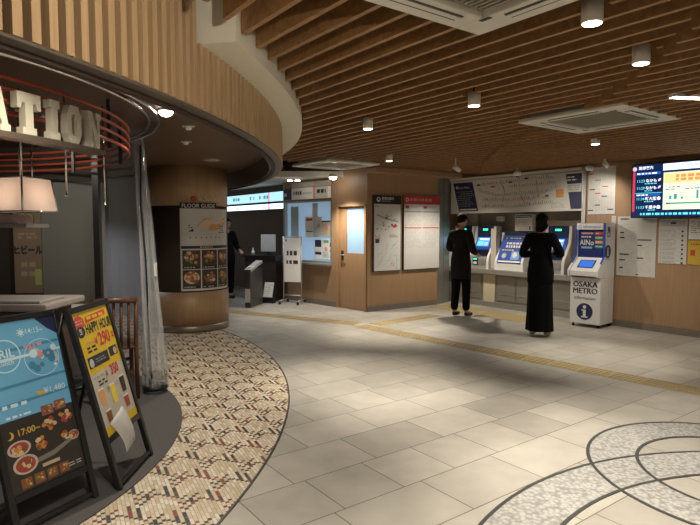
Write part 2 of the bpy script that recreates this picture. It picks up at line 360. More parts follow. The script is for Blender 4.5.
while s < 8.2:
    tmin = max((.595 * s - 10.2) / .804, -7.62) if s < 5.95 else -7.62
    iv = [(tmin, min(6.5, (.595 * s + 3.2) / .804))]
    f = Vector((*FC, 0)); tc = f.dot(U); dd = s - f.dot(N)
    if abs(dd) < FO + .015: h = math.sqrt((FO + .015) ** 2 - dd * dd); iv = cut(iv, tc - h, tc + h)
    for ac in ACS:
        v = Vector((*ac, 0)) ; 
        if abs(v.dot(N) - s) < .53: iv = cut(iv, v.dot(U) - .51, v.dot(U) + .51)
    for lp in LAMPS + EXTRA:
        v = Vector((*lp, 0))
        if abs(v.dot(N) - s) < .072: iv = cut(iv, v.dot(U) - .062, v.dot(U) + .062)
    for a, c in iv:
        ts = None; k = a
        while k < c:
            p = P(s, k)
            if p.x > seam(p.y): ts = k; break
            k += .02
        segs = [(a, c, 0)] if ts is None else ([(ts, c, -.05)] if ts - a < .03 else [(a, ts, 0), (ts, c, -.05)])
        for a1, c1, dz in segs:
            q = P(s, (a1 + c1) / 2); sl.X = Matrix.Translation((q.x, q.y, ZS + dz)) @ Matrix.Rotation(WR, 4, 'Z'); L_ = (c1 - a1) / 2
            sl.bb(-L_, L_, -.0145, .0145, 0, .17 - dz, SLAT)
    s += .164
struct(sl, 'ceiling')
b = MB(); b.bb(-12, 9, -5, 17, 2.78, 2.9, M('ceiling_void', (.05, .035, .025), .9)); struct(b, 'ceiling.001')
b = MB(); b.slab([(-6, 10.22), (-.12, 10.22), (-1.3, 11.5), (-1.3, 14), (-6, 14)], 2.40, 2.50, M('white_ceiling', (.66, .64, .58), .8)); struct(b, 'ceiling.002')
# curved restaurant fascia, white bulkhead and inner ceiling
fs = MB(); pitch = .0725 / FR; k = 0; a = R(-38)
while a < R(50):
    fs.X = Matrix.Translation((FC[0] + FR * math.cos(a), FC[1] + FR * math.sin(a), 0)) @ Matrix.Rotation(a, 4, 'Z')
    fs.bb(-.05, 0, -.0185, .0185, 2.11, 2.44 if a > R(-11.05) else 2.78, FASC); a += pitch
fs.X = Matrix.Identity(4); struct(fs, 'trim_13')
b = MB(); b.arc(FC, FR - .11, FR - .075, -38, 50, 2.08, 2.78, M('fascia_backing', (.05, .03, .02), .7), 90); struct(b, 'wall_left.003')
b = MB(); b.arc(FC, FR - .125, FR - .01, -38, 50, 2.098, 2.109, M('fascia_lip', (.13, .105, .085), .45), 90); b.arc(FC, FR - .135, FR - .125, -38, 50, 2.10, 2.36, M('dark_bronze', (.05, .03, .02), .3), 90); struct(b, 'trim_14')
b = MB(); b.arc(FC, FR - .03, FO, -11.0, 50, 2.44, 2.78, CREAM, 80); struct(b, 'wall_left.004')
b = MB(); b.arc(FC, 1.0, FR - .135, -42, 50, 2.34, 2.38, M('brown_soffit', (.125, .068, .036), .4), 80); struct(b, 'ceiling.003')

# ------------------------------------------------------------------ ceiling fixtures
def ac_unit(label, xy):
    t = thing('ceiling_air_conditioner', label, 'air conditioner', (xy[0], xy[1], 2.455), WR, 'ceiling cassettes')
    p = M('ac_plastic', (.70, .67, .58), .45)
    b = MB(); h = .50
    b.bb(-h, h, -h, -h + .17, 0, .035, p); b.bb(-h, h, h - .17, h, 0, .035, p); b.bb(-h, -h + .17, -h + .17, h - .17, 0, .035, p); b.bb(h - .17, h, -h + .17, h - .17, 0, .035, p)
    b.bb(-.42, .42, -.42, .42, .035, .33, p); b.build('panel', t, .008)
    b = MB(); g = M('ac_grille', (.30, .27, .20), .6); b.bb(-.30, .30, -.30, .30, .02, .034, g)
    for k in range(19): b.bb(-.29, .29, -.285 + k * .031, -.27 + k * .031, .010, .02, g)
    b.build('intake_grille', t)
    for q in range(4):
        b = MB(); b.X = Matrix.Rotation(q * PI / 2, 4, 'Z'); b.bb(-.24, .24, -.425, -.365, -.003, .003, M('ac_slot', (.06, .055, .05), .6)); b.bb(-.24, .24, -.41, -.38, -.006, -.003, p); b.build('louvre', t)
    for q in range(4):
        b = MB(); b.X = Matrix.Rotation(q * PI / 2, 4, 'Z'); b.bb(.30, .36, -.36, -.335, -.002, 0, BLACK); b.build('latch', t)
ac_unit('large square ceiling air conditioner cut by the top edge of the photo', ACS[0])
ac_unit('ceiling air conditioner hanging above the ticket machines and info kiosk', ACS[1])
ac_unit('farthest ceiling air conditioner, above the office door', ACS[2])
LK = 2.6
def spot(loc, e, size=95, blend=.7, aim=None, col=(1, .90, .745), rad=.04):
    l = bpy.data.lights.new('spot', 'SPOT'); l.energy = e * LK; l.spot_size = R(size); l.spot_blend = blend; l.color = col; l.shadow_soft_size = rad
    o = bpy.data.objects.new('spot', l); COL.objects.link(o); o.location = loc
    if aim is not None: o.rotation_euler = (Vector(aim) - Vector(loc)).to_track_quat('-Z', 'Y').to_euler()
    return o
proto = None
def downlight(x, y, label, z=2.42, e=60, **k):
    global proto
    if proto is None:
        proto = thing('downlight', label, 'ceiling lamp', (x, y, z), 0, 'downlights under the slats')
        b = MB(); b.lathe([(.044, 0), (.048, .004), (.048, .10), (.03, .105)], M('lamp_housing', (.80, .75, .66), .4)); b.lathe([(.012, .105), (.012, .42)], BLACK); b.build('housing', proto)
        b = MB(); b.lathe([(.041, -.002), (.041, 0)], LENS); b.build('lens', proto)
        o = proto
    else:
        o = copy_tree(proto); o.location = (x, y, z); o['label'] = label
    spot((x, y, z - .012), e, **k); return o
lab = ['biggest downlight, top of the photo right of the large air conditioner', 'second biggest downlight, right of the biggest one and further down',
       'downlight hanging in the middle of the slat ceiling above the info boards', 'downlight left of the middle one, in front of the curved white bulkhead', 'small downlight right of the farthest air conditioner']
for (x, y), l_ in zip(LAMPS, lab): downlight(x, y, l_, e=80, size=62, blend=.9)
for i, (x, y) in enumerate(EXTRA):
    if i == 2: continue
    downlight(x, y, ['downlight near the curved slat fascia above the camera', 'downlight straight above the camera position', '', 'downlight on the right above the stone rings', 'downlight in front of the big departure screen'][i], e=(95, 55, 0, 50, 60)[i], size=120 if i == 0 else 62, blend=.9)
b = MB(); b.bb(-.17, .17, -.035, .035, 0, .02, WHITE); b.bb(-.16, .16, -.028, .028, -.003, 0, LENS); b.bb(-.02, .02, -.02, .02, .02, .4, WHITE)
solo(b, 'ceiling_lamp', 'flat bar lamp on the slats above the departure screen', 'ceiling lamp', (2.52, 4.2, 2.445), R(10)); spot((2.52, 4.2, 2.43), 62, 62, .9)
b = MB(); b.lathe([(.07, 0), (.075, .004), (.075, .055), (.06, .06)], M('lamp_housing')); b.lathe([(.006, -.045), (.04, -.036), (.06, -.018), (.066, 0)], M('bright_lens', (1, .95, .85), .5, emit=26, ecol=(1, .92, .8)))
solo(b, 'downlight', 'bright round downlight at the edge of the slats in front of the office door', 'ceiling lamp', (-.30, 10.0, 2.37)); spot((-.30, 9.75, 2.28), 55, 110, .7)
b = MB(); b.lathe([(.05, 0), (.055, .004), (.055, .014), (.05, .016)], M('lamp_housing')); b.lathe([(.006, -.034), (.03, -.028), (.046, -.014), (.05, 0)], M('bright_lens'))
solo(b, 'downlight', 'bright round downlight in the brown soffit behind the wooden fascia', 'ceiling lamp', (-1.325, 4.09, 2.324)); spot((-1.325, 4.09, 2.27), 34, 120, .8)
b = MB(); b.lathe([(.10, 0), (.105, .006), (.105, .014)], M('vent_grey', (.45, .40, .32), .5)); b.lathe([(.06, -.006), (.07, 0)], M('vent_grey'))
solo(b, 'ceiling_vent', 'round ceiling vent in the brown soffit in front of the pillar', 'vent', (-1.74, 7.10, 2.326))
for (x, y, l_) in ((-1.62, 5.6, 'small twin spot fitting in the soffit left of the round vent'), (-1.35, 4.75, 'small sensor on the soffit below the bright soffit downlight')):
    b = MB(); b.lathe([(.022, 0), (.03, .02), (.03, .03)], WHITE); b.bb(-.05, .05, -.012, .012, .022, .032, WHITE); solo(b, 'ceiling_sensor', l_, 'sensor', (x, y, 2.308))
for k in range(2):
    b = MB(); b.bb(-.045, .045, -.02, .02, 0, .008, M('bright_lens')); b.bb(-.05, .05, -.025, .025, .008, .048, WHITE); solo(b, 'ceiling_lamp', ['left one of the pair of tiny square lights over the office window', 'right one of the pair of tiny square lights over the office window'][k], 'ceiling lamp', (-1.12 + k * .14, 10.55, 2.352), 0, 'tiny lights over the office window')
def dome(loc, label):
    t = thing('security_camera', label, 'security camera', loc, 0)
    b = MB(); b.lathe([(.03, -.065), (.055, -.05), (.065, -.02), (.065, 0), (.03, .04)], WHITE); b.lathe([(.015, .04), (.015, .12)], WHITE); b.build('housing', t)
    b = MB(); b.lathe([(.004, -.085), (.02, -.08), (.032, -.062)], BLACK); b.build('lens', t)
dome(wl(-.40, .16, 2.41), 'white dome camera above the timetable poster by the steel post')
dome(wl(-1.55, .40, 2.40), 'small white dome camera above the middle of the fare map')
t = thing('spotlight', 'small spotlight on the ceiling left of the departure screen top', 'spotlight', wl(.05, .55, 2.40), WR)
b = MB(); b.cyl((0, 0, 0), (.0, .09, -.045), .035, WHITE, 16, .028); b.cyl((0, 0, 0), (0, 0, .1), .012, WHITE); b.build('lamp_head', t); spot(wl(.05, .50, 2.34), 10, 100, .8, wl(-.4, 0, 1.6))

# ------------------------------------------------------------------ ticket wall: fare map, timetables, notices, screen
t = thing('fare_map_board', 'long white fare map board above the ticket machines', 'fare board', wl(-3.38, .04, 1.75), WR)
b = MB(); b.bb(0, 2.80, 0, .05, 0, .62, PAPER); b.build('panel', t, .004)
b = MB(); b.poly([(.06, .59), (.55, .59), (.70, .04), (.22, .04)], NAVY); b.disc(.16, .50, .028, WHITE, -.003); b.text('Osaka Metro', .055, .33, .475, WHITE, -.003, 0)
b.lines(.18, .43, .60, .12, 8, LGREY, -.003, .25, .05); b.rect(.24, .06, .66, .085, WHITE, -.003); b.build('left_panel', t)
b = MB(); b.poly([(2.50, .59), (2.78, .59), (2.79, .03), (2.60, .03)], NAVY); b.lines(2.53, .56, 2.70, .47, 2, WHITE, -.003, .5, .05); b.rect(2.53, .30, 2.78, .43, PAPER2, -.003); b.lines(2.55, .42, 2.75, .32, 3, GREY, -.0035, .4, .03); b.build('right_panel', t)
b = MB(); rr = random.Random(4)
tracks = [[(.66, .50), (1.45, .52), (1.9, .56), (2.3, .54)], [(.72, .40), (1.1, .30), (2.1, .31), (2.4, .40)], [(.8, .10), (1.5, .08), (2.3, .14)], [(1.2, .55), (1.3, .35), (1.25, .12)], [(1.6, .56), (1.62, .3), (1.75, .1)], [(1.95, .5), (2.0, .2)], [(.8, .22), (1.5, .20), (2.2, .22)], [(1.4, .43), (2.35, .45)]]
cl = [RED, BLUE, GREEN, ORA, M('purple_ink', (.2, .08, .3)), YEL, RED, TAN]
for tr, c in zip(tracks, cl):
    for (x0, z0), (x1, z1) in zip(tr, tr[1:]):
        L_ = math.hypot(x1 - x0, z1 - z0); dx, dz = (x1 - x0) / L_, (z1 - z0) / L_; w = .0028
        b.poly([(x0 - dz * -w, z0 - dx * w), (x1 + dz * w, z1 - dx * w), (x1 - dz * w, z1 + dx * w), (x0 - dz * w, z0 + dx * w)], c, -.002)
        n = int(L_ / .036)
        for k in range(n):
            px, pz = x0 + (x1 - x0) * k / n, z0 + (z1 - z0) * k / n
            b.rect(px - .006, pz - .006, px + .006, pz + .006, WHITE, -.0024)
            b.rect(px - .006, pz + .01, px + .007, pz + .012 + .034 * (.5 + rr.random()), rr.choice((INK, GREY, RED, GREY, TAN)), -.0022)
for px, pz in ((.70, .52), (1.42, .53), (1.75, .575), (2.16, .26)): b.rect(px - .035, pz - .013, px + .035, pz + .013, INK, -.0028)
b.rect(.98, .46, 1.08, .485, RED, -.0028); b.rect(2.33, .22, 2.47, .36, ORA, -.0028); b.lines(2.24, .16, 2.50, .05, 5, LGREY, -.002, .4, .04)
b.build('fare_map', t)
def poster(name, label, cat, w, h, loc, rz, draw, base=PAPER, group=None, th=.006):
    b = MB(); b.bb(-w / 2, w / 2, 0, th, 0, h, base); draw(b, w, h); return solo(b, name, label, cat, loc, rz, group)
def d_tt(b, w, h):
    for k in range(9): b.rect(-w / 2 + .03 + k * (w - .06) / 8 - .001, .04, -w / 2 + .03 + k * (w - .06) / 8 + .001, h - .03, LGREY)
    for k in range(8): b.lines(-w / 2 + .035 + k * (w - .06) / 8, h - .05, -w / 2 + .03 + (k + 1) * (w - .06) / 8 - .012, .05, 34, LGREY, -.0016, .35, .016)
    for x, z, c in ((-.18, .62, RED), (-.06, .52, GREY), (.06, .42, RED), (-.15, .38, INK), (-.06, .32, RED), (.05, .27, BLUE), (-.06, .14, INK), (-.17, .06, INK), (.15, .07, INK)): b.rect(x - .045, z - .008, x + .045, z + .008, c, -.002)
poster('timetable_poster', 'tall white timetable poster right of the steel post', 'poster', .43, .74, wl(-.29, .008, 1.69), WR, d_tt)
def d_notice(b, w, h):
    for x, z, ww in ((-.24, .84, .13), (-.24, .64, .06), (-.24, .565, .07), (-.24, .32, .14), (-.24, .235, .09), (-.24, .12, .06), (.02, .535, .20), (.02, .455, .07), (.02, .27, .09), (.01, .03, .03)): b.rect(x, z - .009, x + ww, z + .009, INK, -.002)
    b.lines(-.24, .82, -.02, .04, 34, LGREY, -.0016, .3, .03, .6); b.lines(.02, .52, .25, .06, 22, LGREY, -.0016, .3, .03, .6)
poster('notice_poster', 'large white text notice on the wood wall below the left part of the screen', 'poster', .565, .88, wl(.262, .008, .77), WR, d_notice, PAPER2)
b = MB(); b.bb(-.03, .03, 0, .004, 0, .14, PAPER); b.lines(-.022, .13, .022, .01, 6, GREY); solo(b, 'notice_slip', 'small white slip on the wall left of the large text notice', 'poster', wl(-.085, .006, 1.52), WR)
def d_n2(b, w, h):
    b.rect(-w / 2 + .02, h - .10, w / 2 - .02, h - .02, LGREY); b.rect(-.03, h - .07, .04, h - .045, INK, -.002)
    for k in range(8):
        z = h - .14 - k * .062; b.rect(-w / 2 + .015, z - .002, w / 2 - .015, z, GREY); b.lines(-w / 2 + .06, z - .01, .05, z - .05, 2, GREY, fill=.4); b.rect(w / 2 - .07, z - .045, w / 2 - .045, z - .02, INK); b.rect(-w / 2 + .02, z - .05, -w / 2 + .04, z - .01, LGREY)
poster('table_poster', 'mid-sized white poster with a ruled table, right of the large text notice', 'poster', .37, .625, wl(.765, .008, .98), WR, d_n2, PAPER2)
def d_yel(b, w, h):
    b.lines(-w / 2 + .03, h - .03, w / 2 - .02, h - .20, 6, GREY); b.rect(-w / 2, 0, w / 2, h * .53, M('ochre_print', (.58, .40, .05), .5)); b.rect(-w / 2, h * .53, w / 2, h * .55, INK, -.002)
    b.lines(-w / 2 + .03, .30, w / 2 - .05, .25, 1, RED, -.002); b.rect(-w / 2 + .03, .12, -w / 2 + .09, .20, RED, -.002); b.lines(-w / 2 + .12, .20, w / 2 - .03, .08, 3, ORA, -.002)
poster('leaflet_poster', 'poster with a yellow lower half at the right edge, under the screen', 'poster', .42, .62, wl(1.18, .008, .985), WR, d_yel)
# departure screen
def scr(name, c, e): return M(name, tuple(q * .3 for q in c), .3, emit=e, ecol=c)
SN = scr('screen_navy', (.004, .016, .07), 1.0); SB = scr('screen_blue', (.02, .10, .42), 1.0); SW = scr('screen_white', (.85, .92, 1), 1.25); SL = scr('screen_cream', (.82, .88, .62), 1.1); SR = scr('screen_red', (.55, .05, .09), 1.0); SC = scr('screen_cyan', (.15, .75, .85), 1.1); SY = scr('screen_yellow', (.9, .72, .3), 1.0); SG = scr('screen_teal', (.05, .32, .35), 1.0); SI = scr('screen_ink', (.02, .08, .16), 1)
t = thing('departure_screen', 'wide lit departure screen hanging in front of the wood wall at right', 'screen', wl(.26, .19, 1.62), WR)
b = MB(); b.bb(0, 1.62, 0, .07, 0, .76, BLACK); b.build('housing', t, .006)
for x in (.2, .9): b = MB(); b.bb(x, x + .06, .02, .06, .76, .772, BLACK); b.build('bracket', t)
b = MB(); b.rect(.015, .015, 1.605, .745, SN, -.001); b.rect(.02, .09, .055, .65, SR, -.002); b.disc(.045, .69, .03, scr('screen_pink', (.95, .55, .6), 1), -.003); b.text('路線案内', .05, .10, .68, SW, -.003, .015, 'LEFT')
b.rect(.07, .60, .40, .64, SB, -.002); b.lines(.08, .635, .39, .605, 1, SW, -.003, .6, .05)
for k, z in enumerate((.50, .40, .25, .13)):
    b.text(('11:23', '11:29', '11:34', '11:53')[k], .052, .075, z, SC, -.003, .01, 'LEFT'); b.text(('なかもず', 'なかもず', '新大阪', '千里中央')[k], .052, .20, z, SW, -.003, .02, 'LEFT'); b.lines(.19, z - .012, .36, z - .032, 1, SC, -.003, .6, .03)
    if k < 2: b.poly([(.37, z), (.405, z + .015), (.405, z + .045), (.37, z + .03)], scr('screen_pink', (.95, .55, .6), 1), -.003)
    else: b.disc(.385, z + .02, .024, SW, -.003)
b.rect(.06, .345, .42, .352, SC, -.003); b.rect(.07, .305, .40, .338, SB, -.002); b.lines(.08, .335, .25, .308, 1, SW, -.003, .6, .04)
b.rect(.43, .645, 1.60, .735, SW, -.002); b.text('大阪市営地下鉄', .05, .72, .675, SC, -.003, .01, 'LEFT'); b.rect(.45, .665, .66, .668, SC, -.003)
b.rect(.44, .11, 1.60, .615, SL, -.002); b.rect(.45, .47, 1.60, .60, SY, -.0025); b.lines(.60, .585, 1.56, .49, 2, scr('screen_orange', (.75, .3, .12), 1), -.003, .75, .07)
b.lines(.47, .43, 1.5, .37, 2, SB, -.003, .4, .05, .6); b.rect(.48, .185, 1.55, .205, SG, -.003); b.rect(.48, .185, .54, .205, SI, -.0035)
for x, w_, h_ in ((.52, .03, .05), (.58, .04, .07), (.67, .03, .03), (.86, .025, .11), (.91, .025, .05), (.95, .025, .07), (.99, .03, .09), (1.2, .06, .09), (1.32, .05, .06)): b.rect(x, .25, x + w_, .25 + h_, SG, -.003)
b.lines(.06, .075, 1.58, .035, 1, SC, -.003, .75, .05); b.build('display', t)

# ticket counter and machines
t = thing('ticket_counter', 'steel ticket machine counter under the fare map', 'counter', wl(-3.65, .04, 0), WR)
b = MB(); b.bb(0, 3.05, 0, .35, .62, .71, STEEL); b.build('counter_top', t, .006)
b = MB(); g1 = M('counter_grey', (.25, .24, .22), .45, .3); b.bb(0, 3.05, .12, .5, .02, .62, g1); b.bb(0, 3.05, .09, .12, .0, .10, STEEL); b.build('base', t)
for x in (1.03, 2.13):
    b = MB(); b.bb(x, x + .27, .105, .12, .10, .60, M('cream_board', (.62, .56, .40), .5)); b.build('cream_panel', t)
for x in (.55, 1.36, 1.75, 2.45):
    b = MB(); b.bb(x, x + .42, .108, .12, .14, .58, M('steel_door', (.33, .32, .30), .4, .6)); b.bb(x + .03, x + .39, .10, .108, .25, .275, STEEL); b.build('door', t)
def fin(b, x, m, hs=1):           # curved white side cheek of a machine, outline in y,z
    o = [(.36, .0), (-.02, .0), (-.02, .16), (.0, .24), (.10, .40), (.17, .52), (.19, .70), (.19, .80), (.36, .80)]
    n = len(o); vs = [(x, p[0], p[1] * hs) for p in o] + [(x + .05, p[0], p[1] * hs) for p in o]
    b.add(vs, [list(range(n)), list(range(2 * n - 1, n - 1, -1))] + [(i, i + n, (i + 1) % n + n, (i + 1) % n) for i in range(n)], m)
WM = M('machine_white', (.74, .74, .74), .35); NV = M('machine_navy', (.015, .03, .10), .35)
def machine(a, label):
    t = thing('ticket_machine', label, 'ticket machine', wl(a, -.05, .71), WR, 'ticket machines')
    b = MB(); b.bb(.05, .45, .20, .36, 0, .80, NV); b.bb(.05, .45, .02, .20, 0, .22, M('machine_steel', (.45, .45, .45), .35, .5)); b.build('body', t)
    for x in (0, .45):
        b = MB(); fin(b, x, WM); b.build('side_panel', t)
    b = MB(); b.X = Matrix.Translation((.25, .17, .50)) @ Matrix.Rotation(R(-24), 4, 'X'); b.bb(-.19, .19, -.01, .03, -.16, .10, BLUE); b.rect(-.17, -.10, .12, .08, scr('touch_blue', (.10, .38, .95), 1.0), -.012); b.rect(-.12, .03, .10, .06, SW, -.0135); b.rect(-.15, -.08, -.02, .0, SC, -.0135); b.rect(.0, -.08, .10, -.01, scr('touch_light', (.4, .6, .9), .9), -.0135); b.build('touchscreen', t)
    b = MB(); b.bb(.15, .35, .185, .20, .70, .765, BLACK); b.rect(.19, .715, .31, .75, scr('led_green', (.05, .9, .45), 1.6), .184); b.build('status_sign', t)
    b = MB(); b.bb(.10, .22, .005, .02, .06, .20, BLACK); b.bb(.26, .40, .005, .02, .08, .18, STEEL); b.bb(.12, .20, -.002, .005, .16, .185, scr('led_green', (.05, .9, .45), 1.6)); b.bb(.12, .20, -.002, .005, .075, .12, WHITE); b.build('coin_and_ticket_slots', t)
machine(-2.98, 'ticket machine with blue screen just right of the left person')
machine(-3.52, 'leftmost ticket machine, half hidden behind the left person')
machine(-1.42, 'ticket machine behind the person beside the info kiosk')
t = thing('charging_machine', 'machine with a blue slanted advert front between the two persons', 'ticket machine', wl(-2.34, -.05, .71), WR)
for x in (0, .57):
    b = MB(); fin(b, x, WM, .85); b.build('side_panel', t)
b = MB(); b.bb(.05, .57, .20, .36, 0, .68, NV); b.bb(.05, .57, -.02, .2, 0, .12, WM); b.build('body', t)
b = MB(); b.X = Matrix.Translation((.31, .08, .40)) @ Matrix.Rotation(R(-22), 4, 'X'); b.bb(-.26, .26, 0, .02, -.28, .24, BLUE)
b.rect(-.24, .16, .24, .22, NAVY, -.002); b.lines(-.18, .21, .2, .17, 1, LBLUE, -.003, .5, .04)
for k, (z, sz) in enumerate(((.09, .05), (.03, .06))): b.lines(-.14, z + sz / 2, .23, z - sz / 2, 1, WHITE, -.003, .75, .05, 1)
b.lines(-.20, -.02, .1, -.06, 1, YEL, -.003, .6, .05, 1); b.disc(-.13, -.15, .055, M('sky_print', (.2, .4, .75)), -.003); b.disc(-.13, -.15, .03, YEL, -.004); b.rect(.02, -.22, .20, -.06, M('sky_print'), -.003); b.disc(.10, -.13, .05, WHITE, -.004); b.rect(-.24, -.275, .24, -.245, WHITE, -.003); b.build('advert_panel', t)
def d_sm(b, w, h):
    b.rect(-w / 2 + .012, h - .06, w / 2 - .012, h - .015, NAVY); b.lines(-w / 2 + .03, h - .024, w / 2 - .03, h - .05, 1, WHITE, -.002, .6, .025, 1); b.lines(-w / 2 + .02, h - .08, w / 2 - .05, .03, 5, LGREY, word=.03); b.rect(w / 2 - .06, .02, w / 2 - .03, .08, INK)
poster('notice_poster', 'small white notice with a navy heading above the advert machine', 'poster', .36, .30, wl(-1.92, -.30, 1.42), WR, d_sm, PAPER, None, .1)
def d_ln(b, w, h): b.lines(-w / 2 + .01, h - .015, w / 2 - .01, .015, max(2, int(h / .03)), GREY, word=.02)
poster('notice_slip', 'tiny white notice left of the navy-headed one, above the machines', 'poster', .15, .09, wl(-2.52, -.38, 1.60), WR, d_ln, PAPER, None, .08)
poster('notice_slip', 'small beige notice near the left person head', 'poster', .2, .22, wl(-3.18, -.38, 1.53), WR, d_ln, M('beige_paper', (.5, .44, .32), .7), None, .08)
poster('notice_board', 'tall pale panel of small print between the two left machines', 'panel', .12, .74, wl(-2.41, -.08, .72), WR, lambda b, w, h: b.lines(-w / 2 + .02, h - .04, w / 2 - .02, .08, 20, LGREY, word=.03, fill=.2, keep=.7), M('panel_beige', (.50, .47, .40), .5), None, .1)

# info kiosk
kc = Vector((3.46, 8.52, 0)); KD = R(-49)
kloc = Vector((3.345, 8.46, 0)); ku = Vector((math.cos(KD), math.sin(KD), 0))
KW, KH = .46, 1.55
t = thing('information_kiosk', 'white and blue information kiosk standing against the ticket wall', 'kiosk', kloc, KD)
def side(o, x0, x1, m, b):
    n = len(o); vs = [(x0, p[0], p[1]) for p in o] + [(x1, p[0], p[1]) for p in o]
    b.add(vs, [list(range(n)), list(range(2 * n - 1, n - 1, -1))] + [(i, i + n, (i + 1) % n + n, (i + 1) % n) for i in range(n)], m)
b = MB(); b.bb(.0, KW, 0, .43, .05, .74, WM); kbody = b.build('body', t, .006)
prof = [(.36, .05), (.0, .05), (.0, .74), (-.10, .76), (-.10, .86), (.16, 1.05), (.16, KH), (.43, KH)]
for x in (0, KW - .03):
    b = MB(); side([(.43, .74), (-.0, .74), (-.10, .765), (-.10, .85), (.12, 1.06), (.12, KH), (.43, KH)], x, x + .03, WM, b)
    if x: 
        b.X = Matrix.Translation((KW, 0, 0)) @ Matrix.Rotation(PI / 2, 4, 'Z')
        b.disc(.20, 1.13, .10, NAVY, -.002, .10); b.disc(.20, 1.175, .016, WHITE, -.003); b.rect(.187, 1.075, .213, 1.15, WHITE, -.003); b.rect(.17, 1.07, .23, 1.085, WHITE, -.003); b.rect(.175, 1.138, .21, 1.15, WHITE, -.003); b.text('information', .03, .2, 1.01, NAVY)
        b.prism([(.17, 1.38), (.19, 1.38), (.20, 1.46), (.215, 1.40), (.225, 1.40), (.24, 1.46), (.25, 1.38), (.27, 1.38), (.25, 1.50), (.23, 1.50), (.22, 1.455), (.21, 1.50), (.19, 1.50)], -.003, -.001, NAVY); b.rect(.17, 1.35, .27, 1.365, NAVY)
    kside = b.build('side_panel', t)
b = MB(); b.X = Matrix.Translation((KW, 0, 0)) @ Matrix.Rotation(PI / 2, 4, 'Z')
for x, z0, z1 in ((.10, .10, .80), (.16, .10, .44), (.26, .10, .52), (.32, .10, .30)):
    b.rect(x - .002, z0, x + .002, z1, LGREY, -.002); b.disc(x, z1, .022, LGREY, -.002); b.disc(x, z1, .016, WM, -.003)
b.build('line_pattern', kside)
b = MB(); b.add([(.03, -.09, .845), (KW - .03, -.09, .845), (KW - .03, .15, 1.04), (.03, .15, 1.04), (.03, -.09, .77), (KW - .03, -.09, .77), (KW - .03, .15, .77), (.03, .15, .77)], [(0, 1, 2, 3), (4, 7, 6, 5), (0, 4, 5, 1), (2, 6, 7, 3), (1, 5, 6, 2), (0, 3, 7, 4)], WM); b.build('ledge', t, .006)
b = MB(); th = math.atan2(.195, .24); b.X = Matrix.Translation((KW / 2, .03, .944)) @ Matrix.Rotation(th - PI / 2, 4, 'X'); b.bb(-.12, .12, -.004, .004, -.085, .085, NAVY); b.rect(-.105, -.07, .105, .07, scr('kiosk_screen', (.04, .14, .55), 1), -.006); b.build('touchscreen', t)
for x in (0, KW - .028): b = MB(); b.bb(x, x + .028, .108, .124, 1.06, KH, BLUE); b.add([(x, -.092, .855), (x + .028, -.092, .855), (x + .028, .122, 1.065), (x, .122, 1.065), (x, -.085, .848), (x + .028, -.085, .848), (x + .028, .128, 1.058), (x, .128, 1.058)], [(0, 1, 2, 3), (4, 7, 6, 5), (0, 4, 5, 1), (2, 6, 7, 3), (1, 5, 6, 2), (0, 3, 7, 4)], BLUE); b.build('blue_edge', t)
b = MB(); b.bb(.03, KW - .03, .16, .43, .90, KH, BLUE); b.bb(.06, KW - .06, .15, .16, 1.06, 1.44, M('kiosk_poster_navy', (.015, .03, .16), .4))
b.rect(.08, 1.385, .26, 1.41, PINK, .148); b.text('AINo', .12, .165, 1.22, WHITE, .148, .012, sx=.8); b.lines(.08, 1.36, .25, 1.33, 1, WHITE, .148, .6, .03, 1); b.rect(.08, 1.17, .25, 1.20, LBLUE, .148)
for k, c in enumerate((RED, GREEN, ORA, M('teal_print', (.05, .3, .35)))): b.rect(.29, 1.375 - k * .065, .41, 1.42 - k * .065, c, .148); b.lines(.30, 1.41 - k * .065, .40, 1.385 - k * .065, 1, WHITE, .147, .5, .02)
b.build('back_panel', t)
b = MB(); b.bb(.03, KW - .03, .095, .18, 1.455, KH - .002, WM); b.text('ⓘ information', .065, KW / 2, 1.475, M('blue_lettering', (.12, .16, .4)), .093, .005, sx=.9); b.build('header', t, .01)
b = MB(); [b.text(w_, .115, KW / 2 + dx, z + dx * .5, INK, -.002 - abs(dx) * .1, 0) for w_, z in (('OSAKA', .605), ('METRO', .505)) for dx in (-.0035, 0, .0035)]; b.text('information', .07, KW / 2, .415, INK, -.002, .008)
b.disc(KW / 2, .235, .125, NAVY, -.002, n=32); b.disc(KW / 2, .305, .026, WHITE, -.003); b.rect(KW / 2 - .022, .15, KW / 2 + .022, .265, WHITE, -.003); b.rect(KW / 2 - .05, .145, KW / 2 + .05, .165, WHITE, -.003); b.rect(KW / 2 - .045, .245, KW / 2, .265, WHITE, -.003); b.build('lettering', kbody)
for x in (.04, KW - .04):
    for y in (.04, .39): b = MB(); b.cyl((x, y, .0), (x, y, .05), .02, BLACK, 12); b.build('foot', t)

# ------------------------------------------------------------------ info boards on the office front
def cb(x, z, d=0): return C + Vector((math.cos(AB), math.sin(AB), 0)) * x + Vector((math.sin(AB), -math.cos(AB), 0)) * d + Vector((0, 0, z))
def clft(x, z, d=0): return C + Vector((math.cos(AL), math.sin(AL), 0)) * x + Vector((math.sin(AL), -math.cos(AL), 0)) * d + Vector((0, 0, z))
t = thing('station_map_board', 'station map board with a black heading on the wood wall', 'info board', cb(.11, .70, .035), AB)
b = MB(); b.bb(0, .625, 0, .035, 0, 1.35, M('board_frame', (.05, .04, .04), .4)); b.build('frame', t, .004)
b = MB(); b.rect(.015, .015, .61, 1.195, PAPER2); b.rect(.0, 1.205, .625, 1.35, BLACK); b.disc(.11, 1.275, .042, WHITE, -.003); b.disc(.11, 1.28, .022, BLACK, -.004); b.text('駅周辺案内', .055, .18, 1.275, WHITE, -.003, .01, 'LEFT'); b.lines(.18, 1.26, .40, 1.235, 1, LGREY, -.003)
b.lines(.04, 1.17, .15, 1.14, 1, INK, -.002)
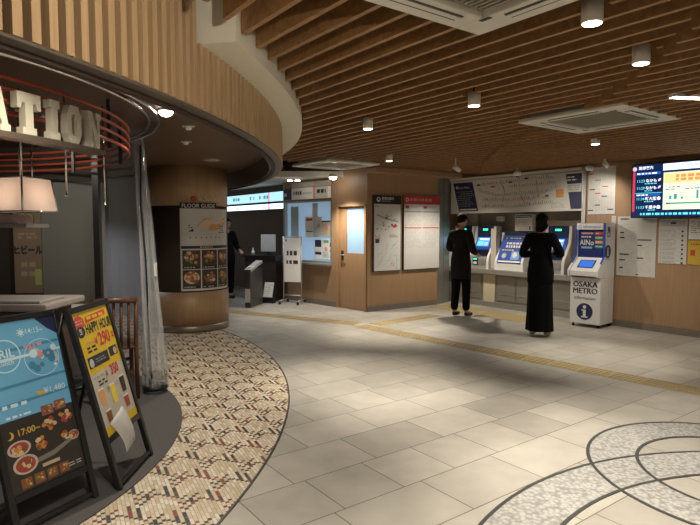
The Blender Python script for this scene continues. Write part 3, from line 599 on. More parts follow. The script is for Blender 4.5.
b.poly([(.08, 1.02), (.30, .95), (.55, .90), (.56, .875), (.28, .92), (.07, 1.0)], GREY, -.002)
for k in range(26): x = .06 + rnd.random() * .5; z = .72 + rnd.random() * .38; b.rect(x, z, x + .012 + rnd.random() * .03, z + .012 + rnd.random() * .02, rnd.choice((GREY, INK, LGREY, LBLUE)), -.0022)
b.poly([(.40, .81), (.50, .85), (.54, .80), (.46, .77)], RED, -.0025); b.lines(.03, .66, .15, .58, 3, RED, -.002, .5, .03); b.rect(.04, .51, .13, .58, NAVY, -.0025); b.lines(.36, .66, .55, .60, 2, INK, -.002)
b.rect(.02, .03, .60, .48, M('map_tint', (.60, .62, .63), .6), -.0018)
for k in range(34):
    x, z = .05 + rnd.random() * .5, .06 + rnd.random() * .45; a = rnd.choice((0, PI / 2, PI / 4, -PI / 4)); L_ = .06 + rnd.random() * .15; dx, dz = math.cos(a) * L_ / 2, math.sin(a) * L_ / 2; nx, nz = -math.sin(a) * .0025, math.cos(a) * .0025
    x = min(max(x, .1), .52); z = min(max(z, .11), .5)
    b.poly([(x - dx - nx, z - dz - nz), (x + dx - nx, z + dz - nz), (x + dx + nx, z + dz + nz), (x - dx + nx, z - dz + nz)], rnd.choice((RED, PINK, GREY, LBLUE, GREEN, TAN)), -.0022 - k * 1e-5)
b.build('map_sheet', t)
t = thing('guide_board', 'white list board with a red heading, right of the station map', 'info board', cb(.79, .70, .035), AB)
b = MB(); b.bb(0, .90, 0, .035, 0, 1.36, M('board_frame')); b.build('frame', t, .004)
b = MB(); b.rect(.015, .015, .885, 1.21, PAPER2); b.rect(0, 1.215, .90, 1.36, RED); b.disc(.085, 1.285, .035, WHITE, -.003); b.disc(.085, 1.285, .022, RED, -.004); b.lines(.15, 1.32, .85, 1.26, 1, PINK, -.003, .8, .06, 1)
for x in (.03, .465):
    b.rect(x + .01, 1.13, x + .10, 1.18, RED, -.002); b.lines(x + .12, 1.18, x + .36, 1.13, 1, LGREY, -.002, .5); b.rect(x, 1.06, x + .40, 1.085, GREY, -.002)
    b.lines(x + .01, 1.04, x + .39, .80, 10, LGREY, -.002, .4, .05); b.rect(x, .765, x + .40, .785, RED, -.002); b.lines(x + .01, .75, x + .39, .40, 15, LGREY, -.002, .4, .05)
b.rect(.447, .03, .450, 1.18, LGREY, -.002); b.build('list_sheet', t)
# window signs and posters
def d_sg(b, w, h):
    b.rect(-w / 2, 0, -w / 2 + .26, h, M('purple_navy', (.05, .03, .13), .5)); b.rect(-w / 2 + .02, .07, -w / 2 + .10, .13, WHITE, -.002); b.rect(-w / 2 + .93, 0, -w / 2 + 1.0, h, PINK); b.lines(-w / 2 + .32, h * .75, -w / 2 + .58, h * .35, 1, INK, -.002, .8, .05, 1); b.lines(-w / 2 + .62, h * .65, -w / 2 + .92, h * .35, 1, LGREY, -.002, .6); b.lines(-w / 2 + 1.05, h * .8, w / 2 - .06, h * .4, 1, INK, -.002, .8, .07, 1)
poster('counter_sign', 'lower white sign strip with a red bar over the office window', 'sign', 1.36, .22, clft(-1.61, 2.03, .10), AL, d_sg, M('sign_white', (.78, .76, .72), .4), None, .08)
def d_sg2(b, w, h):
    b.rect(-w / 2 + .7, 0, -w / 2 + .76, h, PINK); b.lines(-w / 2 + .05, h * .7, -w / 2 + .4, h * .4, 1, LGREY, -.002, .7, .05); b.lines(-w / 2 + .8, h * .7, w / 2 - .04, h * .4, 1, LGREY, -.002, .7, .05)
t = poster('counter_sign', 'upper faded sign strip above the window sign, close to the ceiling', 'sign', 1.10, .09, clft(-1.48, 2.263, .10), AL, d_sg2, M('sign_dull', (.50, .47, .42), .4), None, .08)
def d_w1(b, w, h): b.rect(-w / 2 + .02, h - .08, w / 2 - .02, h - .03, RED); b.lines(-w / 2 + .02, h - .12, w / 2 - .03, .12, 4, GREY, word=.04, fill=.2); b.rect(-w / 2 + .02, .10, w / 2 - .02, .12, INK)
def d_w2(b, w, h): b.lines(-w / 2 + .02, h - .03, w / 2 - .02, .03, 12, LGREY); b.disc(.0, h * .55, .04, TAN)
def d_w3(b, w, h): b.rect(-w / 2, h - .025, w / 2, h, INK); b.disc(-.03, h * .55, .06, PINK); b.lines(-w / 2 + .02, h * .4, w / 2 - .02, .02, 4, TAN)
def d_w4(b, w, h): b.rect(-w / 2 + .01, h * .6, w / 2 - .01, h - .02, NAVY); b.rect(-w / 2 + .01, .08, w / 2 - .01, .13, NAVY); b.disc(.0, h * .5, .04, PAPER, -.002); b.lines(-w / 2 + .03, h * .4, w / 2 - .03, .14, 3, RED)
def d_w5(b, w, h): b.rect(-w / 2 + .02, h - .07, w / 2 - .02, h - .02, GREEN); b.disc(0, h * .5, .045, PINK); b.lines(-w / 2 + .02, h * .35, w / 2 - .02, .03, 4, GREY)
WP = [(-1.645, 1.29, .25, .40, d_w1, 'white poster with a red heading, upper left on the office window', PAPER), (-1.37, 1.315, .22, .37, d_w2, 'pale grey poster in the upper middle of the office window', PAPER2), (-1.11, 1.32, .30, .29, d_w3, 'beige map poster, upper right on the office window', M('beige_paper2', (.58, .52, .42), .7)),
      (-1.375, .88, .21, .38, d_w4, 'navy and white leaflet, lower left of the window posters', PAPER), (-1.145, .88, .20, .38, d_w5, 'leaflet with green top, lower middle of the window posters', PAPER), (-1.0, .95, .08, .27, d_w4, 'narrow navy leaflet at the lower right corner of the office window', PAPER)]
for x, z, w, h, dfn, l_, bs in WP: poster('window_poster', l_, 'poster', w, h, clft(x, z, -.035), AL, dfn, bs, 'posters on the office window', .004)
# standing sign on casters
sp = Vector((-1.12, 10.86, 0)); SA = math.atan2(-.45, .75)
t = thing('standing_sign', 'white portable notice sign on casters in front of the office window', 'sign', sp, R(-16))
b = MB(); b.bb(-.17, .17, -.012, .012, .42, 1.28, WHITE); b.lines(-.11, 1.04, .10, .93, 1, INK, -.014, .8, .08, 1); b.lines(-.12, .86, .12, .76, 1, INK, -.014, .7, .08, 1); b.rect(-.14, 1.21, -.11, 1.25, INK, -.014); b.build('panel', t, .004)
for x in (-.185, .185):
    b = MB(); b.cyl((x, 0, .07), (x, 0, 1.31), .013, STEEL, 10); b.build('post', t)
    b = MB(); b.cyl((x, -.22, .07), (x, .22, .07), .013, STEEL, 10); b.build('foot_bar', t)
    for y in (-.2, .2): b = MB(); b.cyl((x - .012, y, .03), (x + .012, y, .03), .03, BLACK, 14); b.build('caster', t)
for z in (1.30, .16): b = MB(); b.cyl((-.185, 0, z), (.185, 0, z), .012, STEEL, 10); b.build('crossbar', t)

# ------------------------------------------------------------------ gate area at the back
LIT = M('lit_sign', (.85, .95, 1), .4, emit=1.5, ecol=(.75, .92, 1)); LIT2 = M('lit_sign_dim', (.5, .8, .95), .4, emit=.9, ecol=(.45, .80, 1))
def lit(name, label, z0, z1, m):
    t = thing(name, label, 'lit sign', B0 + U * -3.2 - N * .12 + Vector((0, 0, z0)), WR)
    b = MB(); b.bb(0, 3.4, .01, .115, -.01, z1 - z0 + .01, BLACK); b.build('housing', t)
    b = MB(); b.bb(.02, 3.38, 0, .01, 0, z1 - z0, m)
    b.lines(.1, (z1 - z0) * .8, 3.3, (z1 - z0) * .25, 1, M('lit_print', (.25, .5, .6), .5, emit=.4), -.002, .7, .09, .35); b.rect(2.72, 0, 2.80, z1 - z0, M('lit_pink', (.8, .45, .6), .5, emit=.7), -.001); b.build('face', t)
lit('overhead_sign', 'lower bright white lit sign band over the gates at the back', 1.885, 2.0, LIT); lit('overhead_sign', 'upper pale blue lit sign band over the gates at the back', 2.05, 2.25, LIT2)
t = thing('gate_counter', 'dark staff counter at the back left of the office window', 'counter', (-2.15, 11.44, 0), R(-20))
b = MB(); b.bb(0, .70, 0, .40, 0, .88, M('counter_dark', (.045, .035, .032), .4)); b.build('body', t, .006)
b = MB(); b.bb(-.03, .72, -.05, .42, .88, .92, BLACK); b.build('worktop', t, .005)
b = MB(); b.bb(-.09, .20, .0, .03, 0, .30, PAPER2); b.X = Matrix.Identity(4)
t = thing('monitor', 'pale grey monitor back on the dark counter at the back', 'monitor', (-1.66, 11.38, .92), R(-15))
b = MB(); b.bb(-.16, .16, -.015, .015, .07, .42, M('monitor_grey', (.48, .48, .48), .5)); b.build('screen', t, .006)
b = MB(); b.bb(-.02, .02, -.005, .02, 0, .1, BLACK); b.bb(-.08, .08, -.06, .06, 0, .012, BLACK); b.build('stand', t)
b = MB(); b.lathe([(.035, 0), (.037, .07), (.015, .10), (.013, .125), (.018, .13), (.018, .145)], WHITE); solo(b, 'bottle', 'small white bottle on the dark counter left of the monitor', 'bottle', (-1.99, 11.48, .92))
t = thing('ticket_gate', 'pale slanted ticket gate top in front of the dark counter', 'ticket gate', (-1.87, 10.35, 0), R(76))
b = MB(); b.bb(-.08, .50, -.06, .06, 0, .70, M('gate_dark', (.06, .055, .055), .4)); b.build('body', t, .02)
b = MB(); b.X = Matrix.Translation((.21, 0, .76)) @ Matrix.Rotation(R(-14), 4, 'Y'); b.bb(-.28, .28, -.065, .065, -.03, .02, M('gate_top', (.50, .48, .44), .35)); b.bb(-.30, -.10, -.05, .05, .02, .024, WHITE); b.bb(-.28, -.24, -.04, .04, .024, .026, INK); b.bb(-.20, -.17, -.04, .04, .024, .026, INK); b.build('top_panel', t, .01)
b = MB(); b.bb(-.084, -.08, -.05, .05, .10, .35, PAPER); b.build('front_notice', t)
b = MB(); b.bb(-.10, .10, -.003, .003, 0, .30, PAPER); b.lines(-.08, .26, .08, .06, 5, LGREY, -.004); o = solo(b, 'notice_sheet', 'white sheet leaning at the foot of the dark counter', 'paper', (-1.62, 10.93, .115), R(-20)); o.rotation_euler.x = R(-18)
b = MB(); b.bb(-.13, .13, -.06, .06, 0, .115, BLACK); solo(b, 'floor_box', 'small black box on the floor under the leaning white sheet', 'box', (-1.60, 10.96, 0), R(-20))

# ------------------------------------------------------------------ round pillar with floor guide
PC = Vector((-2.397, 8.33, 0)); PR = .567
t = MB(); t.lathe([(PR, .10), (PR, .58)], COLW, seg=64); t.lathe([(PR, 1.79), (PR, 2.35)], COLW, seg=64); t.lathe([(PR - .004, .58), (PR - .004, 1.79)], DARK, seg=64); t.lathe([(PR + .006, 0), (PR + .006, .10)], M('pillar_base', (.28, .24, .20), .3, .5), seg=64)
o = struct(t, 'wall_centre', loc=PC); o.rotation_euler.z = R(-73.9)
def on_pillar(r):          # wraps local x (arc length) around the pillar; x=0 faces the camera's side
    def f(p): a = R(-73.9) + p.x / PR; q = r - p.y; return Vector((PC.x + q * math.cos(a), PC.y + q * math.sin(a), p.z))
    return f
def grid(b, x0, z0, x1, z1, m, y, n=14):
    for k in range(n): b.rect(x0 + (x1 - x0) * k / n, z0, x0 + (x1 - x0) * (k + 1) / n, z1, m, y)
FD = [M('food_brown', (.22, .09, .03), .5), M('food_orange', (.55, .23, .05), .5), M('food_red', (.35, .06, .04), .5), M('food_cream', (.62, .48, .30), .5), M('food_dark', (.05, .03, .02), .5), M('food_green', (.16, .22, .05), .5)]
def food(b, x0, z0, x1, z1, y, seed, bg=None, plate=True):
    r = random.Random(seed); grid(b, x0, z0, x1, z1, bg or FD[4], y, 6); cx, cz = (x0 + x1) / 2, (z0 + z1) / 2; w, h = (x1 - x0) / 2, (z1 - z0) / 2
    if plate: b.disc(cx, cz, w * .86, FD[3], y - .0006, h * .80)
    for k in range(26):
        a = r.random() * 2 * PI; q = r.random() ** .6 * .72; s_ = .12 + r.random() * .16
        b.poly([(cx + w * q * math.cos(a) + w * s_ * math.cos(g + k), cz + h * q * math.sin(a) + h * s_ * math.sin(g + k)) for g in (0, 1.2, 2.4, 3.6, 4.9)], r.choice(FD[:4] + FD[5:]), y - .0008 - k * 2e-5)
x0, x1 = -.115, .70
b = MB(); grid(b, x0, .60, x1, 1.75, M('guide_sheet', (.60, .59, .57), .5), -.004, 30); grid(b, x0, 1.75, .42, 1.832, BLACK, -.0045, 20)
b.text('FLOOR GUIDE', .078, .15, 1.763, M('guide_letter', (.85, .83, .78), .5), -.008, .006, sx=.95)
b.poly([(.10, 1.50), (.22, 1.62), (.62, 1.62), (.62, 1.53), (.40, 1.50)][::1], ORA, -.006); b.poly([(.14, 1.51), (.24, 1.60), (.60, 1.60), (.60, 1.56), (.36, 1.56), (.22, 1.46)], M('peach_print', (.78, .55, .36), .6), -.0065); b.poly([(.28, 1.47), (.32, 1.53), (.46, 1.53), (.44, 1.45), (.30, 1.44)], ORA, -.007)
for k in range(7): b.disc(.02 + k * .075, 1.345, .009, INK, -.006); b.disc(.25 + k * .05, 1.57 - .005 * k, .009, WHITE, -.0075)
b.poly([(-.01, 1.43), (.06, 1.47), (.07, 1.43)], INK, -.006); b.lines(.0, 1.53, .06, 1.47, 2, INK, -.006); b.lines(.46, 1.52, .58, 1.40, 4, INK, -.006, .5, .03)
grid(b, x0 + .01, 1.19, x1 - .01, 1.23, BLACK, -.005, 24); b.lines(.15, 1.225, .40, 1.195, 1, TAN, -.006, .6)
for i in range(3):
    for j in range(2):
        fx0 = x0 + .025 + i * .262; fz0 = .63 + (1 - j) * .275; food(b, fx0, fz0 + .045, fx0 + .245, fz0 + .265, -.006, i * 2 + j + 3, None, (i, j) == (0, 1)); grid(b, fx0, fz0, fx0 + .245, fz0 + .045, BLACK, -.006, 8); b.lines(fx0 + .02, fz0 + .035, fx0 + .2, fz0 + .012, 1, LGREY, -.007, .6)
o = b.build('floor_guide_poster', bend=on_pillar(PR)); tag(o, 'floor guide poster with six food photos wrapped round the wooden pillar', 'poster')
b = MB(); b.disc(.07, 1.885, .040, RED, -.004); b.text('e', .065, .07, 1.867, COLW, -.006, .01); b.text('ki.Societal', .092, .135, 1.858, M('pillar_letter', (.72, .62, .50), .4), -.006, .012, 'LEFT'); o = b.build('shop_lettering', bend=on_pillar(PR)); tag(o, 'faint metal lettering with a red dot on the upper wood of the pillar', 'sign')

# ------------------------------------------------------------------ restaurant booth at left
def ringpts(r, z, a0, a1, n=60): return [(BC[0] + r * math.cos(R(a0 + (a1 - a0) * k / n)), BC[1] + r * math.sin(R(a0 + (a1 - a0) * k / n)), z) for k in range(n + 1)]
t = thing('red_tube_ring', 'ring of four red tubes hanging behind the big sign letters', 'ring fixture', (BC[0], BC[1], 2.02))
TUBE = M('red_tube', (.48, .085, .04), .3)
for k in range(4):
    b = MB(); b.tube([(p[0] - BC[0], p[1] - BC[1], p[2] - 2.02) for p in ringpts(2.2 , 2.235 - k * .058, -75, 95)], .0105, TUBE, 8); b.build('tube', t)
for a in (-52, -22, 5, 32, 60):
    b = MB(); x, y = 2.17 * math.cos(R(a)), 2.17 * math.sin(R(a)); b.bb(x - .012, x + .012, y - .012, y + .012, .0, .32, BLACK); b.build('hanger', t)
# letters
def glyph(ch):
    if ch == 'T': return [[(-.5, 1), (.5, 1), (.5, .62), (.36, .62), (.30, .76), (.17, .76), (.17, .18), (.30, .18), (.30, 0), (-.30, 0), (-.30, .18), (-.17, .18), (-.17, .76), (-.30, .76), (-.36, .62), (-.5, .62)]]
    if ch == 'I': return [[(-.30, 0), (.30, 0), (.30, .2), (.17, .2), (.17, .8), (.30, .8), (.30, 1), (-.30, 1), (-.30, .8), (-.17, .8), (-.17, .2), (-.30, .2)]]
    if ch == 'N': return [[(-.5, 0), (-.12, 0), (-.12, .18), (-.2, .18), (-.2, .6), (.18, 0), (.40, 0), (.40, .82), (.5, .82), (.5, 1), (.12, 1), (.12, .82), (.2, .82), (.2, .42), (-.16, 1), (-.5, 1), (-.5, .82), (-.4, .82), (-.4, .18), (-.5, .18)]]
    if ch == 'A': return [[(-.55, 0), (-.15, 0), (-.15, .16), (-.22, .16), (-.18, .28), (.18, .28), (.22, .16), (.15, .16), (.15, 0), (.55, 0), (.55, .16), (.46, .16), (.22, 1), (-.22, 1), (-.46, .16), (-.55, .16)]]
    o = [(-.42, .25), (-.22, 0), (.22, 0), (.42, .25), (.42, .75), (.22, 1), (-.22, 1), (-.42, .75)]; i_ = [(-.16, .3), (-.09, .2), (.09, .2), (.16, .3), (.16, .7), (.09, .8), (-.09, .8), (-.16, .7)]
    return [[o[k], o[(k + 1) % 8], i_[(k + 1) % 8], i_[k]] for k in range(8)]
t = thing('sign_lettering', 'big cream slab letters ATION on a curved shelf round the restaurant booth', 'sign', (BC[0], BC[1], 1.955))
LT = M('letter_cream', (.62, .58, .46), .5); LR = 2.27
b = MB(); b.arc((0, 0), 2.20, 2.30, -78, -4.5, -.028, 0, M('shelf_metal', (.28, .22, .18), .3, .7), 40); b.build('shelf', t)
b = MB(); b.arc((0, 0), 2.175, 2.19, -78, -4.5, 0, .04, M('shelf_back', (.05, .03, .025), .5), 40); b.build('back_rail', t)
b = MB(); b.arc((0, 0), 2.203, 2.209, -78, -4.5, .12, .135, CHROME, 40); b.build('rail', t)
for ch, px, w in (('A', -2, .13), ('T', 31, .135), ('I', 56, .11), ('O', 75, .135), ('N', 94.5, .13)):
    k = (px - 350) / 560        # where a sight line of that slope meets the ring
    A_ = k * k + 1; B_ = -2 * (k * BC[0] + BC[1]); C_ = BC[0] ** 2 + BC[1] ** 2 - LR ** 2
    Y = (-B_ - math.sqrt(B_ * B_ - 4 * A_ * C_)) / (2 * A_); a = math.atan2(Y - BC[1], k * Y - BC[0])
    b = MB(); b.X = Matrix.Translation((LR * math.cos(a), LR * math.sin(a), 0)) @ Matrix.Rotation(a + PI / 2, 4, 'Z')
    for pl in glyph(ch): b.prism([(p[0] * w, p[1] * .205) for p in pl], -.022, .022, LT)
    o = b.build('letter', t); o['label'] = 'cream slab letter ' + ch
# curtain track ring on the soffit
t = thing('curtain_track', 'curved chrome curtain track on the brown soffit around the booth', 'curtain rail', (BC[0], BC[1], 2.30))
for r in (2.42, 2.35):
    b = MB(); b.tube([(p[0] - BC[0], p[1] - BC[1], 0) for p in ringpts(r, 0, -70, 60)], .014, CHROME, 8); b.build('track', t)
for a in range(-60, 61, 20): b = MB(); b.bb(2.385 * math.cos(R(a)) - .05, 2.385 * math.cos(R(a)) + .05, 2.385 * math.sin(R(a)) - .01, 2.385 * math.sin(R(a)) + .01, .0, .042, CHROME); b.build('bracket', t)
# gathered clear vinyl curtain and flat vinyl sheet
VIN = clear('clear_vinyl', (.86, .88, .90), .16, .10, .22)
b = MB(); vs = []; nz, na = 26, 64
for i in range(nz + 1):
    f = i / nz; z = 2.28 - f * 2.20; cx = -1.87 + .115 * f ** .8; cy = 5.0 - .02 * f; r = .030 + .06 * f ** .9
    for k in range(na):
        a = 2 * PI * k / na; q = r * (1 + .22 * math.sin(9 * a + 2.5 * f) + .14 * math.sin(4 * a - 5 * f)); vs.append((cx + q * math.cos(a), cy + q * 1.1 * math.sin(a), z))
b.add(vs, [(i * na + k, i * na + (k + 1) % na, (i + 1) * na + (k + 1) % na, (i + 1) * na + k) for i in range(nz) for k in range(na)], VIN, True)
t = thing('vinyl_curtain', 'clear vinyl curtain gathered into a tall bundle beside the booth chair', 'curtain', (0, 0, 0))
b.build('sheet', t)
b = MB(); b.tube([(-1.758 + .088 * math.cos(2 * PI * k / 30), 4.98 + .095 * math.sin(2 * PI * k / 30), .055) for k in range(30)], .022, BLACK, 8, closed=True); b.build('hem_weight', t)
b = MB(); b.tube([(-1.825, 4.93, 2.2), (-1.83, 4.92, 1.7), (-1.79, 4.90, 1.2), (-1.78, 4.905, .7), (-1.76, 4.90, .12)], .008, BLACK, 6); b.build('black_edge', t)
b = MB(); b.bb(-1.73, -1.715, 4.93, 4.96, 1.06, 1.18, PAPER); b.build('clip', t)
b = MB()
for i in range(25):
    a = 39 + i * 1.0; q = 2.47 + .012 * math.sin(i * 1.7); b.v.append(Vector((BC[0] + q * math.cos(R(a)), BC[1] + q * math.sin(R(a)), .06))); b.v.append(Vector((BC[0] + q * math.cos(R(a)), BC[1] + q * math.sin(R(a)), 2.28)))
k = b.mi(clear('clear_sheet', (.90, .92, .93), .07, .08, .07))
for i in range(24): b.f.append([2 * i, 2 * i + 2, 2 * i + 3, 2 * i + 1]); b.m.append(k); b.sm.append(True)
solo(b, 'vinyl_sheet', 'flat clear vinyl sheet left of the gathered curtain', 'curtain')
b = MB(); b.bb(-.03, .03, -.03, .03, 0, 2.33, BLACK); struct(b, 'trim_15', loc=(-2.52, 5.60, 0))
# booth walls
b = MB(); b.bb(-3.30, -2.66, 6.0, 6.1, 0, 1.97, M('grey_partition', (.25, .255, .24), .6)); struct(b, 'wall_left.005')
b = MB(); b.bb(-7.5, -3.30, 6.05, 6.15, 0, 2.34, M('booth_dark_wall', (.055, .045, .04), .6)); b.bb(-3.30, -2.66, 6.0, 6.1, 1.97, 2.34, M('booth_dark_wall')); struct(b, 'wall_left.006')
b = MB(); b.bb(-7.5, -2.6, 9.4, 9.5, 0, 2.34, M('far_grey_wall', (.45, .45, .47), .6)); struct(b, 'wall_left.007')
b = MB(); b.bb(-8.0, -7.5, -2, 9.4, 0, 2.34, M('booth_dark_wall')); struct(b, 'wall_left.008')
# framed beer poster on dark wall
t = thing('framed_poster', 'tall brown beer poster on the dark booth wall under the lampshade', 'poster', (-3.47, 6.03, .74), 0)
b = MB(); b.bb(-.20, .20, 0, .02, 0, 1.08, M('poster_frame', (.03, .02, .018), .5)); b.build('frame', t)
b = MB(); b.rect(-.15, .04, .15, 1.04, M('aged_poster', (.33, .25, .18), .6), -.002); b.disc(-.01, .83, .085, TAN, -.003); b.disc(-.01, .83, .065, M('aged_poster'), -.004); b.lines(-.10, .70, .10, .62, 2, TAN, -.003, .5, .05); b.text('ヒビール', .10, 0, .47, INK, -.004, .045, sx=.8); b.lines(-.08, .40, .08, .20, 2, TAN, -.003, .5, .06); b.rect(.07, .13, .14, .30, M('green_note', (.50, .62, .22), .6), -.004); b.build('print', t)
b = MB(); b.lathe([(.012, 0), (.012, .6)], CHROME); 
# pendant lamp with frosted shade
LX, LY = -1.99, 3.42
t = thing('pendant_lamp', 'square frosted glass pendant lampshade with metal frame under the letters', 'pendant lamp', (LX, LY, 1.59), R(75))
SH = bpy.data.materials.new('frosted_shade'); SH.use_nodes = True; nt = SH.node_tree; nt.nodes.clear()
o_, tr_, df_, mx_ = [nt.nodes.new(q) for q in ('ShaderNodeOutputMaterial', 'ShaderNodeBsdfTranslucent', 'ShaderNodeBsdfDiffuse', 'ShaderNodeMixShader')]
tr_.inputs['Color'].default_value = (.85, .74, .68, 1); df_.inputs['Color'].default_value = (.72, .64, .60, 1); mx_.inputs['Fac'].default_value = .45
nt.links.new(tr_.outputs[0], mx_.inputs[1]); nt.links.new(df_.outputs[0], mx_.inputs[2]); nt.links.new(mx_.outputs[0], o_.inputs['Surface'])
b = MB(); h = .20; t0, b0 = .11, .132
cs = lambda q, z: [(-q, -q, z), (q, -q, z), (q, q, z), (-q, q, z)]
b.add(cs(b0, 0) + cs(t0, h), [(0, 1, 5, 4), (1, 2, 6, 5), (2, 3, 7, 6), (3, 0, 4, 7)], SH); b.build('shade', t)
b = MB()
for i in range(4):
    b.cyl(cs(b0, 0)[i], cs(b0, 0)[(i + 1) % 4], .006, CHROME, 6); b.cyl(cs(t0, h)[i], cs(t0, h)[(i + 1) % 4], .006, CHROME, 6); b.cyl(cs(b0, 0)[i], cs(t0, h)[i], .006, CHROME, 6)
b.cyl((-t0, 0, h), (t0, 0, h), .005, CHROME, 6); b.build('frame', t)
b = MB(); b.cyl((0, 0, h), (0, 0, .735), .006, CHROME, 8); b.build('rod', t)
b = MB(); b.lathe([(.01, .06), (.03, .09), (.032, .12), (.015, .16)], M('bulb', (1, .85, .7), .5, emit=5, ecol=(1, .72, .5))); b.cyl((0, 0, .16), (0, 0, .2), .014, CHROME); b.build('bulb', t)
pl = bpy.data.lights.new('bulb_light', 'POINT'); pl.energy = 1.1; pl.color = (1, .75, .58); pl.shadow_soft_size = .035; po = bpy.data.objects.new('bulb_light', pl); COL.objects.link(po); po.location = (LX, LY, 1.665)
for k, (x, y, z0) in enumerate(((-2.25, 3.85, 1.62), (-1.80, 3.58, 1.70), (-1.72, 3.95, 1.66))):
    b = MB(); b.cyl((0, 0, 0), (0, 0, 2.335 - z0), .006, CHROME, 8); b.lathe([(.012, -.01), (.012, .0)], CHROME); solo(b, 'hanging_rod', ['thin chrome rod hanging left of the pendant lamp', 'thin chrome rod hanging below the letter T and I', 'thin chrome rod hanging below the letter N'][k], 'rod', (x, y, z0))
# wrapped hanging shelf, bar counter
t = thing('hanging_shelf', 'pale wrapped shelf hanging just under the pendant lampshade', 'shelf', (-2.62, 4.05, 1.49))
b = MB(); b.bb(-.35, .37, -.15, .15, 0, .03, M('wrapped_white', (.26, .23, .215), .4)); b.build('board', t, .006)
b = MB(); b.add([(-.35, -.12, .03), (.30, -.12, .03), (.30, .12, .03), (-.35, .12, .03), (-.35, -.08, .13), (.22, -.10, .09), (.22, .10, .09), (-.35, .08, .13)], [(0, 1, 5, 4), (1, 2, 6, 5), (2, 3, 7, 6), (3, 0, 4, 7), (4, 5, 6, 7), (3, 2, 1, 0)], M('wrapped_pink', (.50, .38, .35), .35)); b.build('wrapped_bundle', t, .01)
b = MB(); b.cyl((-.3, 0, .02), (-.3, 0, .845), .006, CHROME, 8); b.cyl((.34, 0, .02), (.34, 0, .845), .006, CHROME, 8); b.build('hanger', t)
t = thing('bar_counter', 'bar counter with a pale wrapped top behind the blue menu board', 'counter', (-3.36, 3.86, .0125))
b = MB(); b.bb(-1.2, 1.30, -.20, .25, 0, .93, DARK); b.build('body', t)
b = MB(); b.bb(-1.25, 1.38, -.24, .3, .93, .98, M('wrapped_white')); b.build('top', t, .012)
b = MB(); b.bb(.75, 1.33, -.22, .1, .98, 1.0, M('pale_tray', (.28, .27, .26), .4)); b.build('tray', t, .006)
# chairs and a round table in the booth
def chair(loc, rz, label):
    t = thing('dining_chair', label, 'chair', loc, rz, 'wooden booth chairs')
    b = MB(); b.bb(-.20, .20, -.21, .19, .43, .46, CHW); b.build('seat', t, .01)
    for x in (-.18, .18):
        b = MB(); b.bb(x - .018, x + .018, -.20, -.165, 0, .43, CHW); b.build('leg', t)
        b = MB(); b.tube([(x, .22, 0), (x, .18, .43), (x, .19, .55), (x, .25, .87)], .019, CHW, 8); b.build('leg', t)
    b = MB(); b.tube([(-.18, .25, .86), (0, .275, .875), (.18, .25, .86)], .026, CHW, 8); b.build('top_rail', t)
    for x in (-.12, -.06, 0, .06, .12): b = MB(); b.tube([(x, .185, .45), (x, .20, .6), (x, .26, .86)], .014, CHW, 6); b.build('back_slat', t)
    b = MB(); b.bb(-.18, .18, -.19, -.175, .25, .28, CHW); b.bb(-.18, .18, .19, .205, .22, .25, CHW); b.build('stretcher', t)
chair((-2.10, 4.88, .0125), R(208), 'dark slatted wooden chair just left of the gathered vinyl curtain')
chair((-2.80, 4.62, .0125), R(160), 'dark wooden chair mostly hidden behind the yellow price board')
t = thing('round_table', 'small round pale table behind the slatted chair in the booth', 'table', (-2.62, 5.14, .0125))
b = MB(); b.lathe([(.26, .70), (.28, .71), (.28, .73), (.27, .735)], M('table_white', (.60, .58, .54), .4), seg=32); b.build('tabletop', t)
b = MB(); b.lathe([(.03, .02), (.03, .70)], BLACK); b.build('leg', t)
b = MB(); b.lathe([(.2, 0), (.19, .02), (.03, .03)], BLACK); b.build('base', t)

# A-boards
def aboard(name, label, c, rz, w, h, lean, spread, draw, z0, z1):
    t = thing(name, label, 'signboard', (c[0], c[1], .0125), rz); X = Matrix.Rotation(-lean, 4, 'X'); F = M('board_black', (.012, .011, .012), .35); L_ = h / math.cos(lean)
    b = MB(); b.X = X; fr = .035
    b.bb(-w / 2, -w / 2 + fr, 0, .03, 0, L_, F); b.bb(w / 2 - fr, w / 2, 0, .03, 0, L_, F); b.bb(-w / 2 + fr, w / 2 - fr, 0, .03, L_ - fr, L_, F); b.bb(-w / 2 + fr, w / 2 - fr, 0, .03, z0 - fr, z0, F); b.bb(-w / 2 + fr, w / 2 - fr, .004, .026, .02, .045, F); b.build('frame', t, .004)
    b = MB(); b.X = X; b.bb(-w / 2 + fr, w / 2 - fr, .012, .02, z0, L_ - fr, M('board_back', (.1, .1, .1), .6)); draw(b, -w / 2 + fr, z0, w / 2 - fr, L_ - fr); b.build('poster', t)
    top = X @ Vector((0, .03, L_ - .02)); y1 = top.y + spread
    for x in (-w / 2 + .02, w / 2 - .02):
        b = MB(); b.tube([(x, top.y + .012, top.z), (x, y1, .0)], .012, F, 8); b.build('rear_leg', t)
    b = MB(); b.cyl((-w / 2 + .02, top.y + .5 * spread, top.z * .5), (w / 2 - .02, top.y + .5 * spread, top.z * .5), .009, F, 8); b.build('rear_bar', t)
    b = MB(); b.cyl((w / 2 - .02, (X @ Vector((0, .03, .42))).y, .42), (w / 2 - .02, y1 - .4 * spread, .40), .004, CHROME, 6); b.build('stay', t)
    return t
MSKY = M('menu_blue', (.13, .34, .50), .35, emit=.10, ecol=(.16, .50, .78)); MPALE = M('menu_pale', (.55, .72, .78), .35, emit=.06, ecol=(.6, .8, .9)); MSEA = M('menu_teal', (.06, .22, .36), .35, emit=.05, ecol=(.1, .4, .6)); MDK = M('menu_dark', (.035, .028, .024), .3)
MY = M('menu_gold', (.62, .42, .08), .5); GLASSY = None
